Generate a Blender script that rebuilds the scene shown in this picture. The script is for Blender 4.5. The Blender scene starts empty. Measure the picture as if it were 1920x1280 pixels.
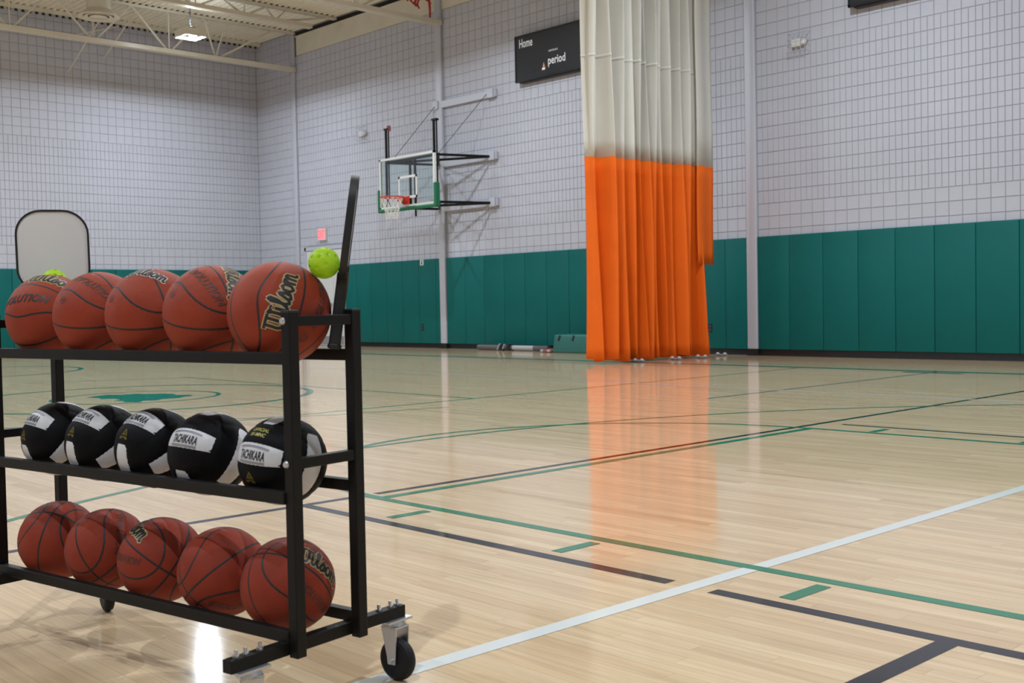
import bpy, bmesh, math, random
from mathutils import Vector, Matrix, Quaternion
import numpy as np

scene = bpy.context.scene
COL = scene.collection
PI = math.pi

# ------------------------------------------------------------------ camera
CAM = Vector((0.0, 0.0, 0.917))
CR = Vector((0.6845957, 0.7286605, -0.0195605))
CU = Vector((-0.0101584, 0.0363694, 0.9992868))
CF = Vector((-0.7288522, 0.6839087, -0.0323003))
FPX = 2123.78
cd = bpy.data.cameras.new('camera')
cam = bpy.data.objects.new('camera', cd)
COL.objects.link(cam)
cam.matrix_world = Matrix(((CR.x, CU.x, -CF.x, CAM.x), (CR.y, CU.y, -CF.y, CAM.y), (CR.z, CU.z, -CF.z, CAM.z), (0, 0, 0, 1)))
cd.sensor_fit = 'HORIZONTAL'
cd.sensor_width = 36.0
cd.lens = FPX / 1920 * 36.0
cd.clip_start = 0.05
cd.clip_end = 200
cd.dof.use_dof = True
cd.dof.focus_distance = 4.6
cd.dof.aperture_fstop = 7.5
scene.camera = cam

# ------------------------------------------------------------------ world, view
w = bpy.data.worlds.new('world')
scene.world = w
w.use_nodes = True
w.node_tree.nodes['Background'].inputs[0].default_value = (0.5, 0.5, 0.5, 1)
w.node_tree.nodes['Background'].inputs[1].default_value = 0.0
vs = scene.view_settings
vs.view_transform = 'Standard'
vs.look = 'None'
vs.gamma = 1.0
vs.use_curve_mapping = False
vs.exposure = 0.0
scene.cycles.use_denoising = True
scene.cycles.use_adaptive_sampling = True
scene.cycles.adaptive_threshold = 0.035
scene.cycles.max_bounces = 6
scene.cycles.diffuse_bounces = 3
scene.cycles.glossy_bounces = 3
scene.cycles.sample_clamp_indirect = 6.0

# the gym's high-bay lamps: (x, y) of every fixture, hung below the roof deck
LAMP_Z = 7.0
LAMP_POWER = 212.0
UP_POWER = 20.0
LAMP_COLOR = (0.89, 1.0, 1.10)
LAMPS = [(x, y) for x in (-23.1, -15.5, -7.9, -0.3) for y in (12.15, 5.4, -1.35)]


def project(p):
    v = Vector(p) - CAM
    z = v.dot(CF)
    if z < 0.05:
        return None
    return 960 + FPX * v.dot(CR) / z, 640 - FPX * v.dot(CU) / z, z


# ------------------------------------------------------------------ materials
def s2l(c):
    return tuple(((x / 255.0) / 12.92 if x / 255.0 <= 0.04045 else ((x / 255.0 + 0.055) / 1.055) ** 2.4) for x in c)


def mat(name, col, rough=0.5, metal=0.0, spec=0.5, emit=None, estr=0.0, noise=None, bump=None, trans=0.0, alpha=1.0, transl=0.0):
    """principled material; col is linear RGB; noise=(scale, amount); bump=(scale, strength)"""
    m = bpy.data.materials.new(name)
    m.use_nodes = True
    nt = m.node_tree
    b = nt.nodes['Principled BSDF']
    b.inputs['Base Color'].default_value = (*col, 1)
    b.inputs['Roughness'].default_value = rough
    b.inputs['Metallic'].default_value = metal
    b.inputs['Specular IOR Level'].default_value = spec
    if trans:
        b.inputs['Transmission Weight'].default_value = trans
    if alpha < 1:
        b.inputs['Alpha'].default_value = alpha
    if emit:
        b.inputs['Emission Color'].default_value = (*emit, 1)
        b.inputs['Emission Strength'].default_value = estr
    if noise or bump:
        tc = nt.nodes.new('ShaderNodeTexCoord')
    if noise:
        n = nt.nodes.new('ShaderNodeTexNoise')
        n.inputs['Scale'].default_value = noise[0]
        n.inputs['Detail'].default_value = 4
        nt.links.new(tc.outputs['Object'], n.inputs['Vector'])
        mr = nt.nodes.new('ShaderNodeMapRange')
        mr.inputs['From Min'].default_value = 0.3
        mr.inputs['From Max'].default_value = 0.7
        mr.inputs['To Min'].default_value = 1 - noise[1]
        mr.inputs['To Max'].default_value = 1 + noise[1]
        nt.links.new(n.outputs['Fac'], mr.inputs['Value'])
        mx = nt.nodes.new('ShaderNodeVectorMath')
        mx.operation = 'SCALE'
        mx.inputs[0].default_value = col
        nt.links.new(mr.outputs['Result'], mx.inputs['Scale'])
        nt.links.new(mx.outputs['Vector'], b.inputs['Base Color'])
    if bump:
        n2 = nt.nodes.new('ShaderNodeTexNoise')
        n2.inputs['Scale'].default_value = bump[0]
        n2.inputs['Detail'].default_value = 2
        nt.links.new(tc.outputs['Object'], n2.inputs['Vector'])
        bp = nt.nodes.new('ShaderNodeBump')
        bp.inputs['Strength'].default_value = bump[1]
        bp.inputs['Distance'].default_value = 0.002
        nt.links.new(n2.outputs['Fac'], bp.inputs['Height'])
        nt.links.new(bp.outputs['Normal'], b.inputs['Normal'])
    if transl:
        out = nt.nodes['Material Output']
        tr = nt.nodes.new('ShaderNodeBsdfTranslucent')
        tr.inputs['Color'].default_value = (*col, 1)
        ms = nt.nodes.new('ShaderNodeMixShader')
        ms.inputs[0].default_value = transl
        nt.links.new(b.outputs[0], ms.inputs[1])
        nt.links.new(tr.outputs[0], ms.inputs[2])
        nt.links.new(ms.outputs[0], out.inputs['Surface'])
    return m


MAT = {}
MAT['wall'] = mat('painted_block', (0.50, 0.505, 0.57), 0.75, spec=0.3, noise=(1.3, 0.03), bump=(60, 0.25))
MAT['mortar'] = mat('mortar_joint', (0.35, 0.35, 0.39), 0.85, spec=0.2)
MAT['pad'] = mat('teal_vinyl', (0.003, 0.122, 0.114), 0.5, spec=0.20, noise=(0.8, 0.10), bump=(40, 0.08))
MAT['base'] = mat('black_rubber_base', (0.012, 0.012, 0.014), 0.4)
MAT['column'] = mat('column_paint', (0.50, 0.505, 0.57), 0.45)
MAT['cream'] = mat('cream_steel_paint', (0.68, 0.63, 0.52), 0.32, noise=(3, 0.04))
MAT['deck'] = mat('cream_deck_paint', (0.80, 0.75, 0.63), 0.6, noise=(2, 0.04))
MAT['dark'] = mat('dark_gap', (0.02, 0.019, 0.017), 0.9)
MAT['black'] = mat('black_powder_coat', (0.007, 0.0065, 0.006), 0.5, spec=0.22, noise=(8, 0.15), bump=(300, 0.05))
MAT['blackp'] = mat('black_plastic', (0.010, 0.010, 0.011), 0.5)
MAT['zinc'] = mat('zinc_plated_steel', (0.55, 0.56, 0.58), 0.35, metal=0.85)
MAT['rubber'] = mat('black_wheel_rubber', (0.010, 0.010, 0.012), 0.6, spec=0.3)
MAT['ball'] = mat('orange_composite_leather', (0.305, 0.042, 0.017), 0.55, spec=0.22, noise=(14, 0.10), bump=(650, 0.55))
MAT['ball2'] = mat('dark_orange_composite_leather', (0.275, 0.035, 0.015), 0.55, spec=0.22, noise=(14, 0.12), bump=(650, 0.55))
MAT['seam'] = mat('black_ball_seam', (0.012, 0.010, 0.012), 0.6)
MAT['ink'] = mat('black_ink', (0.016, 0.012, 0.012), 0.5)
MAT['ink2'] = mat('worn_brown_ink', (0.085, 0.026, 0.018), 0.55)
MAT['gold'] = mat('gold_ink', (0.52, 0.40, 0.20), 0.45)
MAT['silver'] = mat('silver_ink', (0.60, 0.52, 0.48), 0.4)
MAT['vblack'] = mat('black_volleyball_leather', (0.0035, 0.0035, 0.0045), 0.6, spec=0.12, bump=(400, 0.25))
MAT['vwhite'] = mat('white_volleyball_leather', (0.66, 0.65, 0.66), 0.42, bump=(400, 0.25))
MAT['vgold'] = mat('olive_gold_ink', (0.13, 0.10, 0.012), 0.6, spec=0.2)
MAT['vyel'] = mat('yellow_ink', (0.45, 0.40, 0.06), 0.5)
MAT['vgrey'] = mat('grey_ink', (0.25, 0.25, 0.28), 0.5)
MAT['lime'] = mat('lime_plastic', (0.74, 0.96, 0.06), 0.42, transl=0.55)
MAT['pface'] = mat('white_paddle_face', (0.70, 0.70, 0.685), 0.5)
MAT['orange'] = mat('orange_vinyl', (0.90, 0.150, 0.010), 0.6, spec=0.2, noise=(2, 0.05), transl=0.04)
MAT['cwhite'] = mat('cream_curtain_mesh', (0.86, 0.835, 0.77), 0.7, noise=(2, 0.03), transl=0.38)
MAT['stitch'] = mat('curtain_hem', (0.72, 0.70, 0.64), 0.7)
MAT['white'] = mat('white_plastic', (0.72, 0.71, 0.68), 0.45)
MAT['offwhite'] = mat('off_white_door', (0.66, 0.65, 0.64), 0.45)
MAT['grey'] = mat('grey_metal', (0.30, 0.30, 0.32), 0.45, metal=0.2)
MAT['dgrey'] = mat('dark_grey_metal', (0.07, 0.07, 0.08), 0.5)
MAT['score'] = mat('scoreboard_black', (0.012, 0.013, 0.016), 0.32)
MAT['scoreface'] = mat('scoreboard_panel', (0.020, 0.022, 0.028), 0.28)
MAT['print'] = mat('white_print', (0.78, 0.78, 0.78), 0.5)
MAT['flame'] = mat('orange_print', (0.75, 0.33, 0.13), 0.5)
MAT['red'] = mat('red_rim_paint', (0.62, 0.035, 0.016), 0.45)
MAT['ribbon'] = mat('red_ribbon', (0.45, 0.02, 0.02), 0.5)
MAT['redcloth'] = mat('dull_red_cloth', (0.28, 0.07, 0.06), 0.8)
MAT['bpad'] = mat('green_board_pad', (0.006, 0.145, 0.060), 0.45)
MAT['net'] = mat('white_net_cord', (0.78, 0.76, 0.72), 0.8)
MAT['glass'] = mat('board_glass', (0.80, 0.93, 0.92), 0.02, trans=1.0)
MAT['exit'] = mat('exit_red', (0.8, 0.05, 0.06), 0.4, emit=(1.0, 0.10, 0.13), estr=1.6)
MAT['exitface'] = mat('exit_face', (0.75, 0.35, 0.36), 0.4, emit=(1.0, 0.16, 0.19), estr=0.5)
MAT['lens'] = mat('lamp_lens', (0.9, 0.9, 0.9), 0.3, emit=(0.96, 0.98, 1.0), estr=9.0)
MAT['lens'].cycles.emission_sampling = 'NONE'
MAT['reflector'] = mat('lamp_reflector', (0.75, 0.75, 0.74), 0.25, metal=0.6)
MAT['pole'] = mat('grey_pole_paint', (0.10, 0.095, 0.10), 0.5)
MAT['sleeve'] = mat('pale_grey_sleeve', (0.42, 0.42, 0.46), 0.5)
MAT['mgreen'] = mat('teal_mat_vinyl', (0.025, 0.150, 0.130), 0.5)


def line_mat(name, col):
    m = mat(name, col, 0.09, spec=0.5)
    return m


MAT['lgreen'] = line_mat('green_court_paint', (0.018, 0.205, 0.105))
MAT['lteal'] = line_mat('teal_court_paint', (0.012, 0.200, 0.135))
MAT['lblack'] = line_mat('black_court_paint', (0.012, 0.011, 0.015))
MAT['lwhite'] = line_mat('white_court_paint', (0.74, 0.76, 0.74))
MAT['lblue'] = line_mat('blue_court_paint', (0.020, 0.110, 0.170))


def floor_material():
    m = bpy.data.materials.new('maple_floor')
    m.use_nodes = True
    nt = m.node_tree
    b = nt.nodes['Principled BSDF']
    b.inputs['Roughness'].default_value = 0.095
    b.inputs['Specular IOR Level'].default_value = 0.5
    at = nt.nodes.new('ShaderNodeAttribute')
    at.attribute_name = 'shade'
    geo = nt.nodes.new('ShaderNodeNewGeometry')
    mp = nt.nodes.new('ShaderNodeMapping')
    mp.inputs['Scale'].default_value = (2.2, 38, 1)
    nt.links.new(geo.outputs['Position'], mp.inputs['Vector'])
    off = nt.nodes.new('ShaderNodeCombineXYZ')
    mul = nt.nodes.new('ShaderNodeMath')
    mul.operation = 'MULTIPLY'
    mul.inputs[1].default_value = 173.0
    nt.links.new(at.outputs['Fac'], mul.inputs[0])
    nt.links.new(mul.outputs[0], off.inputs['Z'])
    add = nt.nodes.new('ShaderNodeVectorMath')
    add.operation = 'ADD'
    nt.links.new(mp.outputs['Vector'], add.inputs[0])
    nt.links.new(off.outputs['Vector'], add.inputs[1])
    n = nt.nodes.new('ShaderNodeTexNoise')
    n.inputs['Scale'].default_value = 1.0
    n.inputs['Detail'].default_value = 5
    n.inputs['Distortion'].default_value = 0.6
    nt.links.new(add.outputs['Vector'], n.inputs['Vector'])
    ramp = nt.nodes.new('ShaderNodeValToRGB')
    cr = ramp.color_ramp
    cr.elements[0].position = 0.0
    cr.elements[0].color = (0.53, 0.345, 0.175, 1)
    cr.elements[1].position = 1.0
    cr.elements[1].color = (0.82, 0.630, 0.405, 1)
    e = cr.elements.new(0.25)
    e.color = (0.67, 0.470, 0.280, 1)
    e = cr.elements.new(0.65)
    e.color = (0.75, 0.550, 0.340, 1)
    nt.links.new(at.outputs['Fac'], ramp.inputs['Fac'])
    gr = nt.nodes.new('ShaderNodeMapRange')
    gr.inputs['From Min'].default_value = 0.25
    gr.inputs['From Max'].default_value = 0.75
    gr.inputs['To Min'].default_value = 0.82
    gr.inputs['To Max'].default_value = 1.08
    nt.links.new(n.outputs['Fac'], gr.inputs['Value'])
    sc = nt.nodes.new('ShaderNodeVectorMath')
    sc.operation = 'SCALE'
    nt.links.new(ramp.outputs['Color'], sc.inputs[0])
    nt.links.new(gr.outputs['Result'], sc.inputs['Scale'])
    nt.links.new(sc.outputs['Vector'], b.inputs['Base Color'])
    return m


MAT['maple'] = floor_material()


# ------------------------------------------------------------------ mesh building
class MB:
    def __init__(self):
        self.v = []
        self.f = []

    def add(self, vs, fs):
        o = len(self.v)
        self.v += [tuple(p) for p in vs]
        self.f += [tuple(i + o for i in q) for q in fs]
        return self

    def box(self, x0, x1, y0, y1, z0, z1):
        return self.add([(x0, y0, z0), (x1, y0, z0), (x1, y1, z0), (x0, y1, z0), (x0, y0, z1), (x1, y0, z1), (x1, y1, z1), (x0, y1, z1)],
                        [(0, 3, 2, 1), (4, 5, 6, 7), (0, 1, 5, 4), (1, 2, 6, 5), (2, 3, 7, 6), (3, 0, 4, 7)])

    def bar(self, p0, p1, w, h=None, up=(0, 0, 1)):
        """rectangular bar from p0 to p1, w across, h along up"""
        h = h or w
        p0, p1 = Vector(p0), Vector(p1)
        d = (p1 - p0).normalized()
        u = Vector(up)
        if abs(d.dot(u)) > 0.98:
            u = Vector((1, 0, 0))
        a = d.cross(u).normalized()
        b = a.cross(d).normalized()
        vs_ = []
        for p in (p0, p1):
            for s, t in ((-1, -1), (1, -1), (1, 1), (-1, 1)):
                vs_.append(p + a * s * w / 2 + b * t * h / 2)
        return self.add(vs_, [(0, 1, 2, 3), (7, 6, 5, 4), (0, 4, 5, 1), (1, 5, 6, 2), (2, 6, 7, 3), (3, 7, 4, 0)])

    def tube(self, pts, r, n=8, caps=True, r1=None):
        pts = [Vector(p) for p in pts]
        rings = []
        prev = None
        for i, p in enumerate(pts):
            d = (pts[min(i + 1, len(pts) - 1)] - pts[max(i - 1, 0)]).normalized()
            if prev is None:
                u = Vector((0, 0, 1)) if abs(d.z) < 0.9 else Vector((1, 0, 0))
                a = d.cross(u).normalized()
            else:
                a = (prev - d * prev.dot(d)).normalized()
            prev = a
            b = d.cross(a)
            rr = r if r1 is None else r + (r1 - r) * i / (len(pts) - 1)
            rings.append([p + (a * math.cos(2 * PI * k / n) + b * math.sin(2 * PI * k / n)) * rr for k in range(n)])
        vs_ = [q for ring in rings for q in ring]
        fs = []
        for i in range(len(pts) - 1):
            for k in range(n):
                fs.append((i * n + k, i * n + (k + 1) % n, (i + 1) * n + (k + 1) % n, (i + 1) * n + k))
        if caps:
            fs.append(tuple(range(n - 1, -1, -1)))
            fs.append(tuple((len(pts) - 1) * n + k for k in range(n)))
        return self.add(vs_, fs)

    def lathe(self, prof, n=24, center=(0, 0, 0), axis=(0, 0, 1), cap=True):
        """prof: list of (r, z) along axis"""
        ax = Vector(axis).normalized()
        u = Vector((1, 0, 0)) if abs(ax.x) < 0.9 else Vector((0, 1, 0))
        a = (u - ax * u.dot(ax)).normalized()
        b = ax.cross(a)
        c = Vector(center)
        vs_ = []
        for r, z in prof:
            for k in range(n):
                t = 2 * PI * k / n
                vs_.append(c + ax * z + (a * math.cos(t) + b * math.sin(t)) * r)
        fs = []
        for i in range(len(prof) - 1):
            for k in range(n):
                fs.append((i * n + k, i * n + (k + 1) % n, (i + 1) * n + (k + 1) % n, (i + 1) * n + k))
        if cap:
            fs.append(tuple(range(n - 1, -1, -1)))
            fs.append(tuple((len(prof) - 1) * n + k for k in range(n)))
        return self.add(vs_, fs)

    def prism(self, outline, y0, y1):
        """outline of (x, z) points, extruded along y"""
        n = len(outline)
        vs_ = [(x, y0, z) for x, z in outline] + [(x, y1, z) for x, z in outline]
        fs = [tuple(range(n)), tuple(range(2 * n - 1, n - 1, -1))]
        for i in range(n):
            fs.append((i, i + n, (i + 1) % n + n, (i + 1) % n))
        return self.add(vs_, fs)

    def mesh(self, name, bevel=0.0, seg=2, smooth=False, fix=True):
        me = bpy.data.meshes.new(name)
        me.from_pydata(self.v, [], self.f)
        if bevel or fix:
            bm = bmesh.new()
            bm.from_mesh(me)
            if fix:
                bmesh.ops.recalc_face_normals(bm, faces=bm.faces)
            if bevel:
                bmesh.ops.bevel(bm, geom=[e for e in bm.edges if e.is_manifold and e.calc_face_angle(0) > 0.5], offset=bevel, segments=seg, affect='EDGES', profile=0.5)
            bm.to_mesh(me)
            bm.free()
        if smooth:
            me.polygons.foreach_set('use_smooth', [True] * len(me.polygons))
        me.update()
        return me

    def build(self, name, m, parent=None, bevel=0.0, seg=2, smooth=False, fix=True, auto=False):
        me = self.mesh(name, bevel, seg, smooth or auto, fix)
        me.materials.append(MAT[m] if isinstance(m, str) else m)
        o = bpy.data.objects.new(name, me)
        COL.objects.link(o)
        if parent is not None:
            o.parent = parent
        if auto:
            sharpen(me)
        return o


def sharpen(me, ang=0.6):
    bm = bmesh.new()
    bm.from_mesh(me)
    for e in bm.edges:
        if e.is_manifold and e.calc_face_angle(0) > ang:
            e.smooth = False
    bm.to_mesh(me)
    bm.free()


def tag(o, label, cat, group=None, kind=None):
    o['label'] = label
    if cat:
        o['category'] = cat
    if group:
        o['group'] = group
    if kind:
        o['kind'] = kind
    return o


def thing(name, label, cat, loc=(0, 0, 0), rot=None, group=None, kind=None):
    o = bpy.data.objects.new(name, None)
    o.empty_display_size = 0.1
    COL.objects.link(o)
    o.location = loc
    if rot is not None:
        o.rotation_mode = 'QUATERNION'
        o.rotation_quaternion = rot
    return tag(o, label, cat, group, kind)


def inst(name, me, parent, loc=(0, 0, 0), rot=None):
    o = bpy.data.objects.new(name, me)
    COL.objects.link(o)
    o.parent = parent
    o.location = loc
    if rot is not None:
        o.rotation_mode = 'QUATERNION'
        o.rotation_quaternion = rot
    return o


_font_cache = {}


def text_mesh(s, shear=0.0, spacing=1.0, bold=0.012):
    """flat triangulated text, baseline at y=0, cap height 1, centred on x; returns (verts, faces, width)"""
    key = (s, shear, spacing, bold)
    if key in _font_cache:
        return _font_cache[key]
    cu = bpy.data.curves.new('t', 'FONT')
    cu.body = s
    cu.shear = shear
    cu.space_character = spacing
    cu.align_x = 'CENTER'
    cu.resolution_u = 3
    cu.offset = bold
    ob = bpy.data.objects.new('t', cu)
    COL.objects.link(ob)
    dg = bpy.context.evaluated_depsgraph_get()
    me = bpy.data.meshes.new_from_object(ob.evaluated_get(dg))
    COL.objects.unlink(ob)
    bpy.data.objects.remove(ob)
    bpy.data.curves.remove(cu)
    bm = bmesh.new()
    bm.from_mesh(me)
    bmesh.ops.triangulate(bm, faces=bm.faces)
    for _ in range(2):
        long = [e for e in bm.edges if e.calc_length() > 0.25]
        if long:
            bmesh.ops.subdivide_edges(bm, edges=long, cuts=1)
            bmesh.ops.triangulate(bm, faces=bm.faces)
    bm.verts.index_update()
    vs_ = [(v.co.x / 0.7, v.co.y / 0.7) for v in bm.verts]
    fs = [tuple(v.index for v in f.verts) for f in bm.faces]
    bm.free()
    bpy.data.meshes.remove(me)
    xs = [v[0] for v in vs_]
    r = (vs_, fs, max(xs) - min(xs))
    _font_cache[key] = r
    return r


def wall_text(s, x, y, z, height, width=None, m='print', parent=None, name='lettering', shear=0.0):
    """lettering standing in the xz plane facing -y, centred on x, baseline at z"""
    vs_, fs, wd = text_mesh(s, shear)
    sx = (width / wd) if width else height
    mb = MB().add([(x + a * sx, y, z + b * height) for a, b in vs_], fs)
    return mb.build(name, m, parent, fix=False)


# ------------------------------------------------------------------ room constants
YW = 15.80          # face of the long wall's blocks
XC = -26.5          # corner with the end wall
KW = 0.06           # the end wall is slightly out of square
DECK = 7.87
X_END, Y_NEAR = 5.0, -5.0
COURSE, JOINT = 0.208, 0.2036
Z0 = 2.49           # first course of narrow blocks
JX = -10.243        # a vertical joint on the long wall

# ------------------------------------------------------------------ floor
random.seed(4)
fl = MB().box(-28.5, X_END + 0.3, Y_NEAR - 0.3, YW + 0.3, -0.2, -0.0012).build('floor', 'dark')
tag(fl, 'glossy pale maple strip gym floor with painted court lines', 'floor', kind='structure')
PW, GAP = 0.057, 0.0007
planks = []
row = 0
y = Y_NEAR
while y < YW + 0.1:
    x = -28.3 - random.random() * 1.2
    while x < X_END + 0.1:
        L = random.choice((0.45, 0.6, 0.75, 0.9, 1.05, 1.3, 1.6))
        sh = min(1.0, max(0.0, random.gauss(0.55, 0.15)))
        planks.append((x, x + L, y, y + PW, sh))
        x += L
    y += PW
    row += 1


def plank_area(pk):
    cx, cy = (pk[0] + pk[1]) / 2, (pk[2] + pk[3]) / 2
    q = [project((a, b, 0)) for a, b in ((pk[0], pk[2]), (pk[1], pk[2]), (pk[1], pk[3]), (pk[0], pk[3]))]
    if any(p is None for p in q):
        return 0
    c = project((cx, cy, 0))
    if not (0 < c[0] < 1920 and 0 < c[1] < 1280):
        return 0
    ar = 0
    for i in range(4):
        a, b = q[i], q[(i + 1) % 4]
        ar += a[0] * b[1] - b[0] * a[1]
    return abs(ar) / 2


order = sorted(range(len(planks)), key=lambda i: -plank_area(planks[i]))
near = set(order[:300])


def plank_geo(mb, pk, shades, near_=True):
    x0, x1, y0, y1, sh = pk
    g = GAP / 2 if near_ else GAP / 3
    x0 += g
    x1 -= g
    y0 += g
    y1 -= g
    if not near_:
        mb.add([(x0, y0, 0), (x1, y0, 0), (x1, y1, 0), (x0, y1, 0)], [(0, 1, 2, 3)])
        shades += [sh] * 4
        return
    mb.add([(x0, y0, 0), (x1, y0, 0), (x1, y1, 0), (x0, y1, 0), (x0, y0, -0.0012), (x1, y0, -0.0012), (x1, y1, -0.0012), (x0, y1, -0.0012)],
           [(0, 1, 2, 3), (0, 4, 5, 1), (1, 5, 6, 2), (2, 6, 7, 3), (3, 7, 4, 0)])
    shades += [sh] * 8


def add_shade(me, shades):
    a = me.attributes.new('shade', 'FLOAT', 'POINT')
    a.data.foreach_set('value', shades)


mb, shs = MB(), []
for i, pk in enumerate(planks):
    if i in near:
        m1, s1 = MB(), []
        plank_geo(m1, pk, s1)
        o = m1.build('plank', 'maple', fl, fix=False)
        add_shade(o.data, s1)
    else:
        plank_geo(mb, pk, shs, False)
o = mb.build('plank_field', 'maple', fl, fix=False)
add_shade(o.data, shs)
o['kind'] = 'stuff'


# painted lines
_zc = [0]


def strip(pts, wd, m, z, name='court_line', closed=False):
    _zc[0] += 1
    z += _zc[0] * 0.000008
    n = len(pts)
    vs_, fs = [], []
    for i, p in enumerate(pts):
        a = pts[(i - 1) % n] if (closed or i > 0) else p
        b = pts[(i + 1) % n] if (closed or i < n - 1) else p
        d = (Vector((b[0] - a[0], b[1] - a[1], 0))).normalized()
        nrm = Vector((-d.y, d.x, 0)) * wd / 2
        vs_ += [(p[0] + nrm.x, p[1] + nrm.y, z), (p[0] - nrm.x, p[1] - nrm.y, z)]
    for i in range(n if closed else n - 1):
        j = (i + 1) % n
        fs.append((2 * i, 2 * i + 1, 2 * j + 1, 2 * j))
    o = MB().add(vs_, fs).build(name, m, fl, fix=False)
    for p in o.data.polygons:
        pass
    bm = bmesh.new()
    bm.from_mesh(o.data)
    for f in bm.faces:
        if f.normal.z < 0:
            f.normal_flip()
    bm.to_mesh(o.data)
    bm.free()
    return o


def arc(cx, cy, r, a0, a1, n=48):
    return [(cx + r * math.cos(math.radians(a0 + (a1 - a0) * i / n)), cy + r * math.sin(math.radians(a0 + (a1 - a0) * i / n))) for i in range(n + 1)]


ZB, ZW, ZG = 0.0004, 0.0007, 0.0010
# near side-court key, green
strip([(-4.62, 3.235), (4.5, 3.235)], 0.055, 'lgreen', ZG)
strip([(-4.40, 7.02), (4.5, 7.02)], 0.055, 'lgreen', ZG)
strip([(-4.40, 3.21), (-4.40, 7.045)], 0.06, 'lgreen', ZG)
strip(arc(-4.40, 5.13, 1.885, 90, 270), 0.05, 'lgreen', ZG)
for xx in (-3.957, -2.938, -1.948, -0.95, 0.05):
    strip([(xx, 2.96), (xx, 3.175)], 0.055, 'lgreen', ZG)
    strip([(xx, 7.07), (xx, 7.28)], 0.055, 'lgreen', ZG)
# three-point arc round that key
strip(arc(-0.05, 4.95, 6.05, 112, 248, 64), 0.045, 'lgreen', ZG)
# black volleyball lines
strip([(-4.50, 2.885), (-2.34, 2.885)], 0.058, 'lblack', ZB)
strip([(-2.17, 2.885), (5, 2.885)], 0.058, 'lblack', ZB)
strip([(-4.36, 7.375), (5, 7.375)], 0.05, 'lblack', ZB)
strip([(-4.52, -4.9), (-4.52, 3.19)], 0.05, 'lblack', ZB)
strip([(-4.52, 3.30), (-4.52, 15.6)], 0.05, 'lblack', ZB)
strip([(-1.388, -4.9), (-1.388, 2.857)], 0.062, 'lblack', ZB)
# white lines
strip([(-2.252, -4.9), (-2.252, 9.80)], 0.062, 'lwhite', ZW)
strip([(-24.5, 9.81), (6, 9.81)], 0.05, 'lwhite', ZW)
# main court
strip([(-25.6, 13.26), (4.9, 13.26)], 0.17, 'lteal', ZG)
strip([(-8.42, 3.4), (-8.40, 13.1)], 0.045, 'lgreen', ZB)
strip([(-14.6, 7.42), (-8.42, 7.36)], 0.045, 'lgreen', ZB)
strip([(-15.4, 5.6), (-14.45, 7.5)], 0.04, 'lgreen', ZB)
strip([(-10.1, 2.2), (-8.15, 5.55), (-7.9, 6.6)], 0.035, 'lgreen', ZB)
strip([(-6.50, 8.6), (-6.50, 13.2)], 0.04, 'lblue', ZB)
strip([(-6.85, 13.0), (-6.1, 13.0)], 0.14, 'lblue', ZB)
strip(arc(-11.70, 5.385, 1.86, 0, 360, 72)[:-1], 0.075, 'lteal', ZG, 'court_circle', True)
strip(arc(-11.70, 5.40, 0.86, 0, 360, 60)[:-1], 0.05, 'lteal', ZG, 'court_circle', True)
strip(arc(-19.27, 5.9, 1.86, 0, 360, 72)[:-1], 0.075, 'lteal', ZG, 'court_circle', True)
# centre emblem: an irregular filled green shape
lg = [(-12.14, 5.03), (-12.27, 5.20), (-12.33, 5.36), (-12.16, 5.44), (-12.20, 5.62), (-12.05, 5.66), (-11.92, 5.80), (-11.78, 5.86), (-11.60, 5.80), (-11.47, 5.90), (-11.30, 5.85), (-11.26, 5.72), (-11.16, 5.62), (-11.20, 5.46), (-11.08, 5.32), (-11.16, 5.22), (-10.99, 5.10), (-11.14, 4.99), (-11.30, 5.08), (-11.42, 5.02), (-11.52, 5.14), (-11.70, 5.14), (-11.78, 5.04), (-11.95, 5.08)]
o = MB().add([(a, b, ZG) for a, b in lg], [tuple(range(len(lg)))]).build('court_emblem', 'lteal', fl, fix=False)
if o.data.polygons[0].normal.z < 0:
    o.data.flip_normals()

# ------------------------------------------------------------------ walls
wb = MB().box(XC - 0.5, X_END + 0.3, YW + 0.008, YW + 0.30, -0.19, DECK + 0.2).build('wall_back', 'mortar')
tag(wb, 'long pale grey block wall behind the hoop and curtain', 'wall', kind='structure')
wdir = Vector((-KW, -1, 0)).normalized()
WLEN = 22.0
wl = MB().box(-0.3, WLEN, 0.008, 0.30, -0.19, DECK + 0.2).build('wall_left', 'mortar')
# local x runs along the wall away from the corner, local y points out of the room
wl.matrix_world = Matrix(((wdir.x, -wdir.y * -1, 0, XC), (wdir.y, wdir.x, 0, YW), (0, 0, 1, 0), (0, 0, 0, 1)))
tag(wl, 'far end wall of pale grey blocks at the left', 'wall', kind='structure')
wr_ = MB().box(X_END, X_END + 0.3, Y_NEAR - 0.3, YW, 0, DECK + 0.2).build('wall_right', 'wall')
tag(wr_, 'plain grey end wall behind the camera', 'wall', kind='structure')
wf_ = MB().box(-28.5, X_END + 0.3, Y_NEAR - 0.3, Y_NEAR, 0, DECK + 0.2).build('wall_front', 'wall')
tag(wf_, 'plain grey side wall behind the camera', 'wall', kind='structure')

MJ = 0.009          # joint width


def block_mesh(wd, ht, name):
    c = 0.003
    a, b = wd / 2 - MJ / 2, ht / 2 - MJ / 2
    mb = MB()
    mb.add([(-a, 0.008, -b), (a, 0.008, -b), (a, 0.008, b), (-a, 0.008, b), (-a + c, 0, -b + c), (a - c, 0, -b + c), (a - c, 0, b - c), (-a + c, 0, b - c)],
           [(4, 5, 6, 7), (0, 1, 5, 4), (1, 2, 6, 5), (2, 3, 7, 6), (3, 0, 4, 7)])
    return mb


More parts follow.
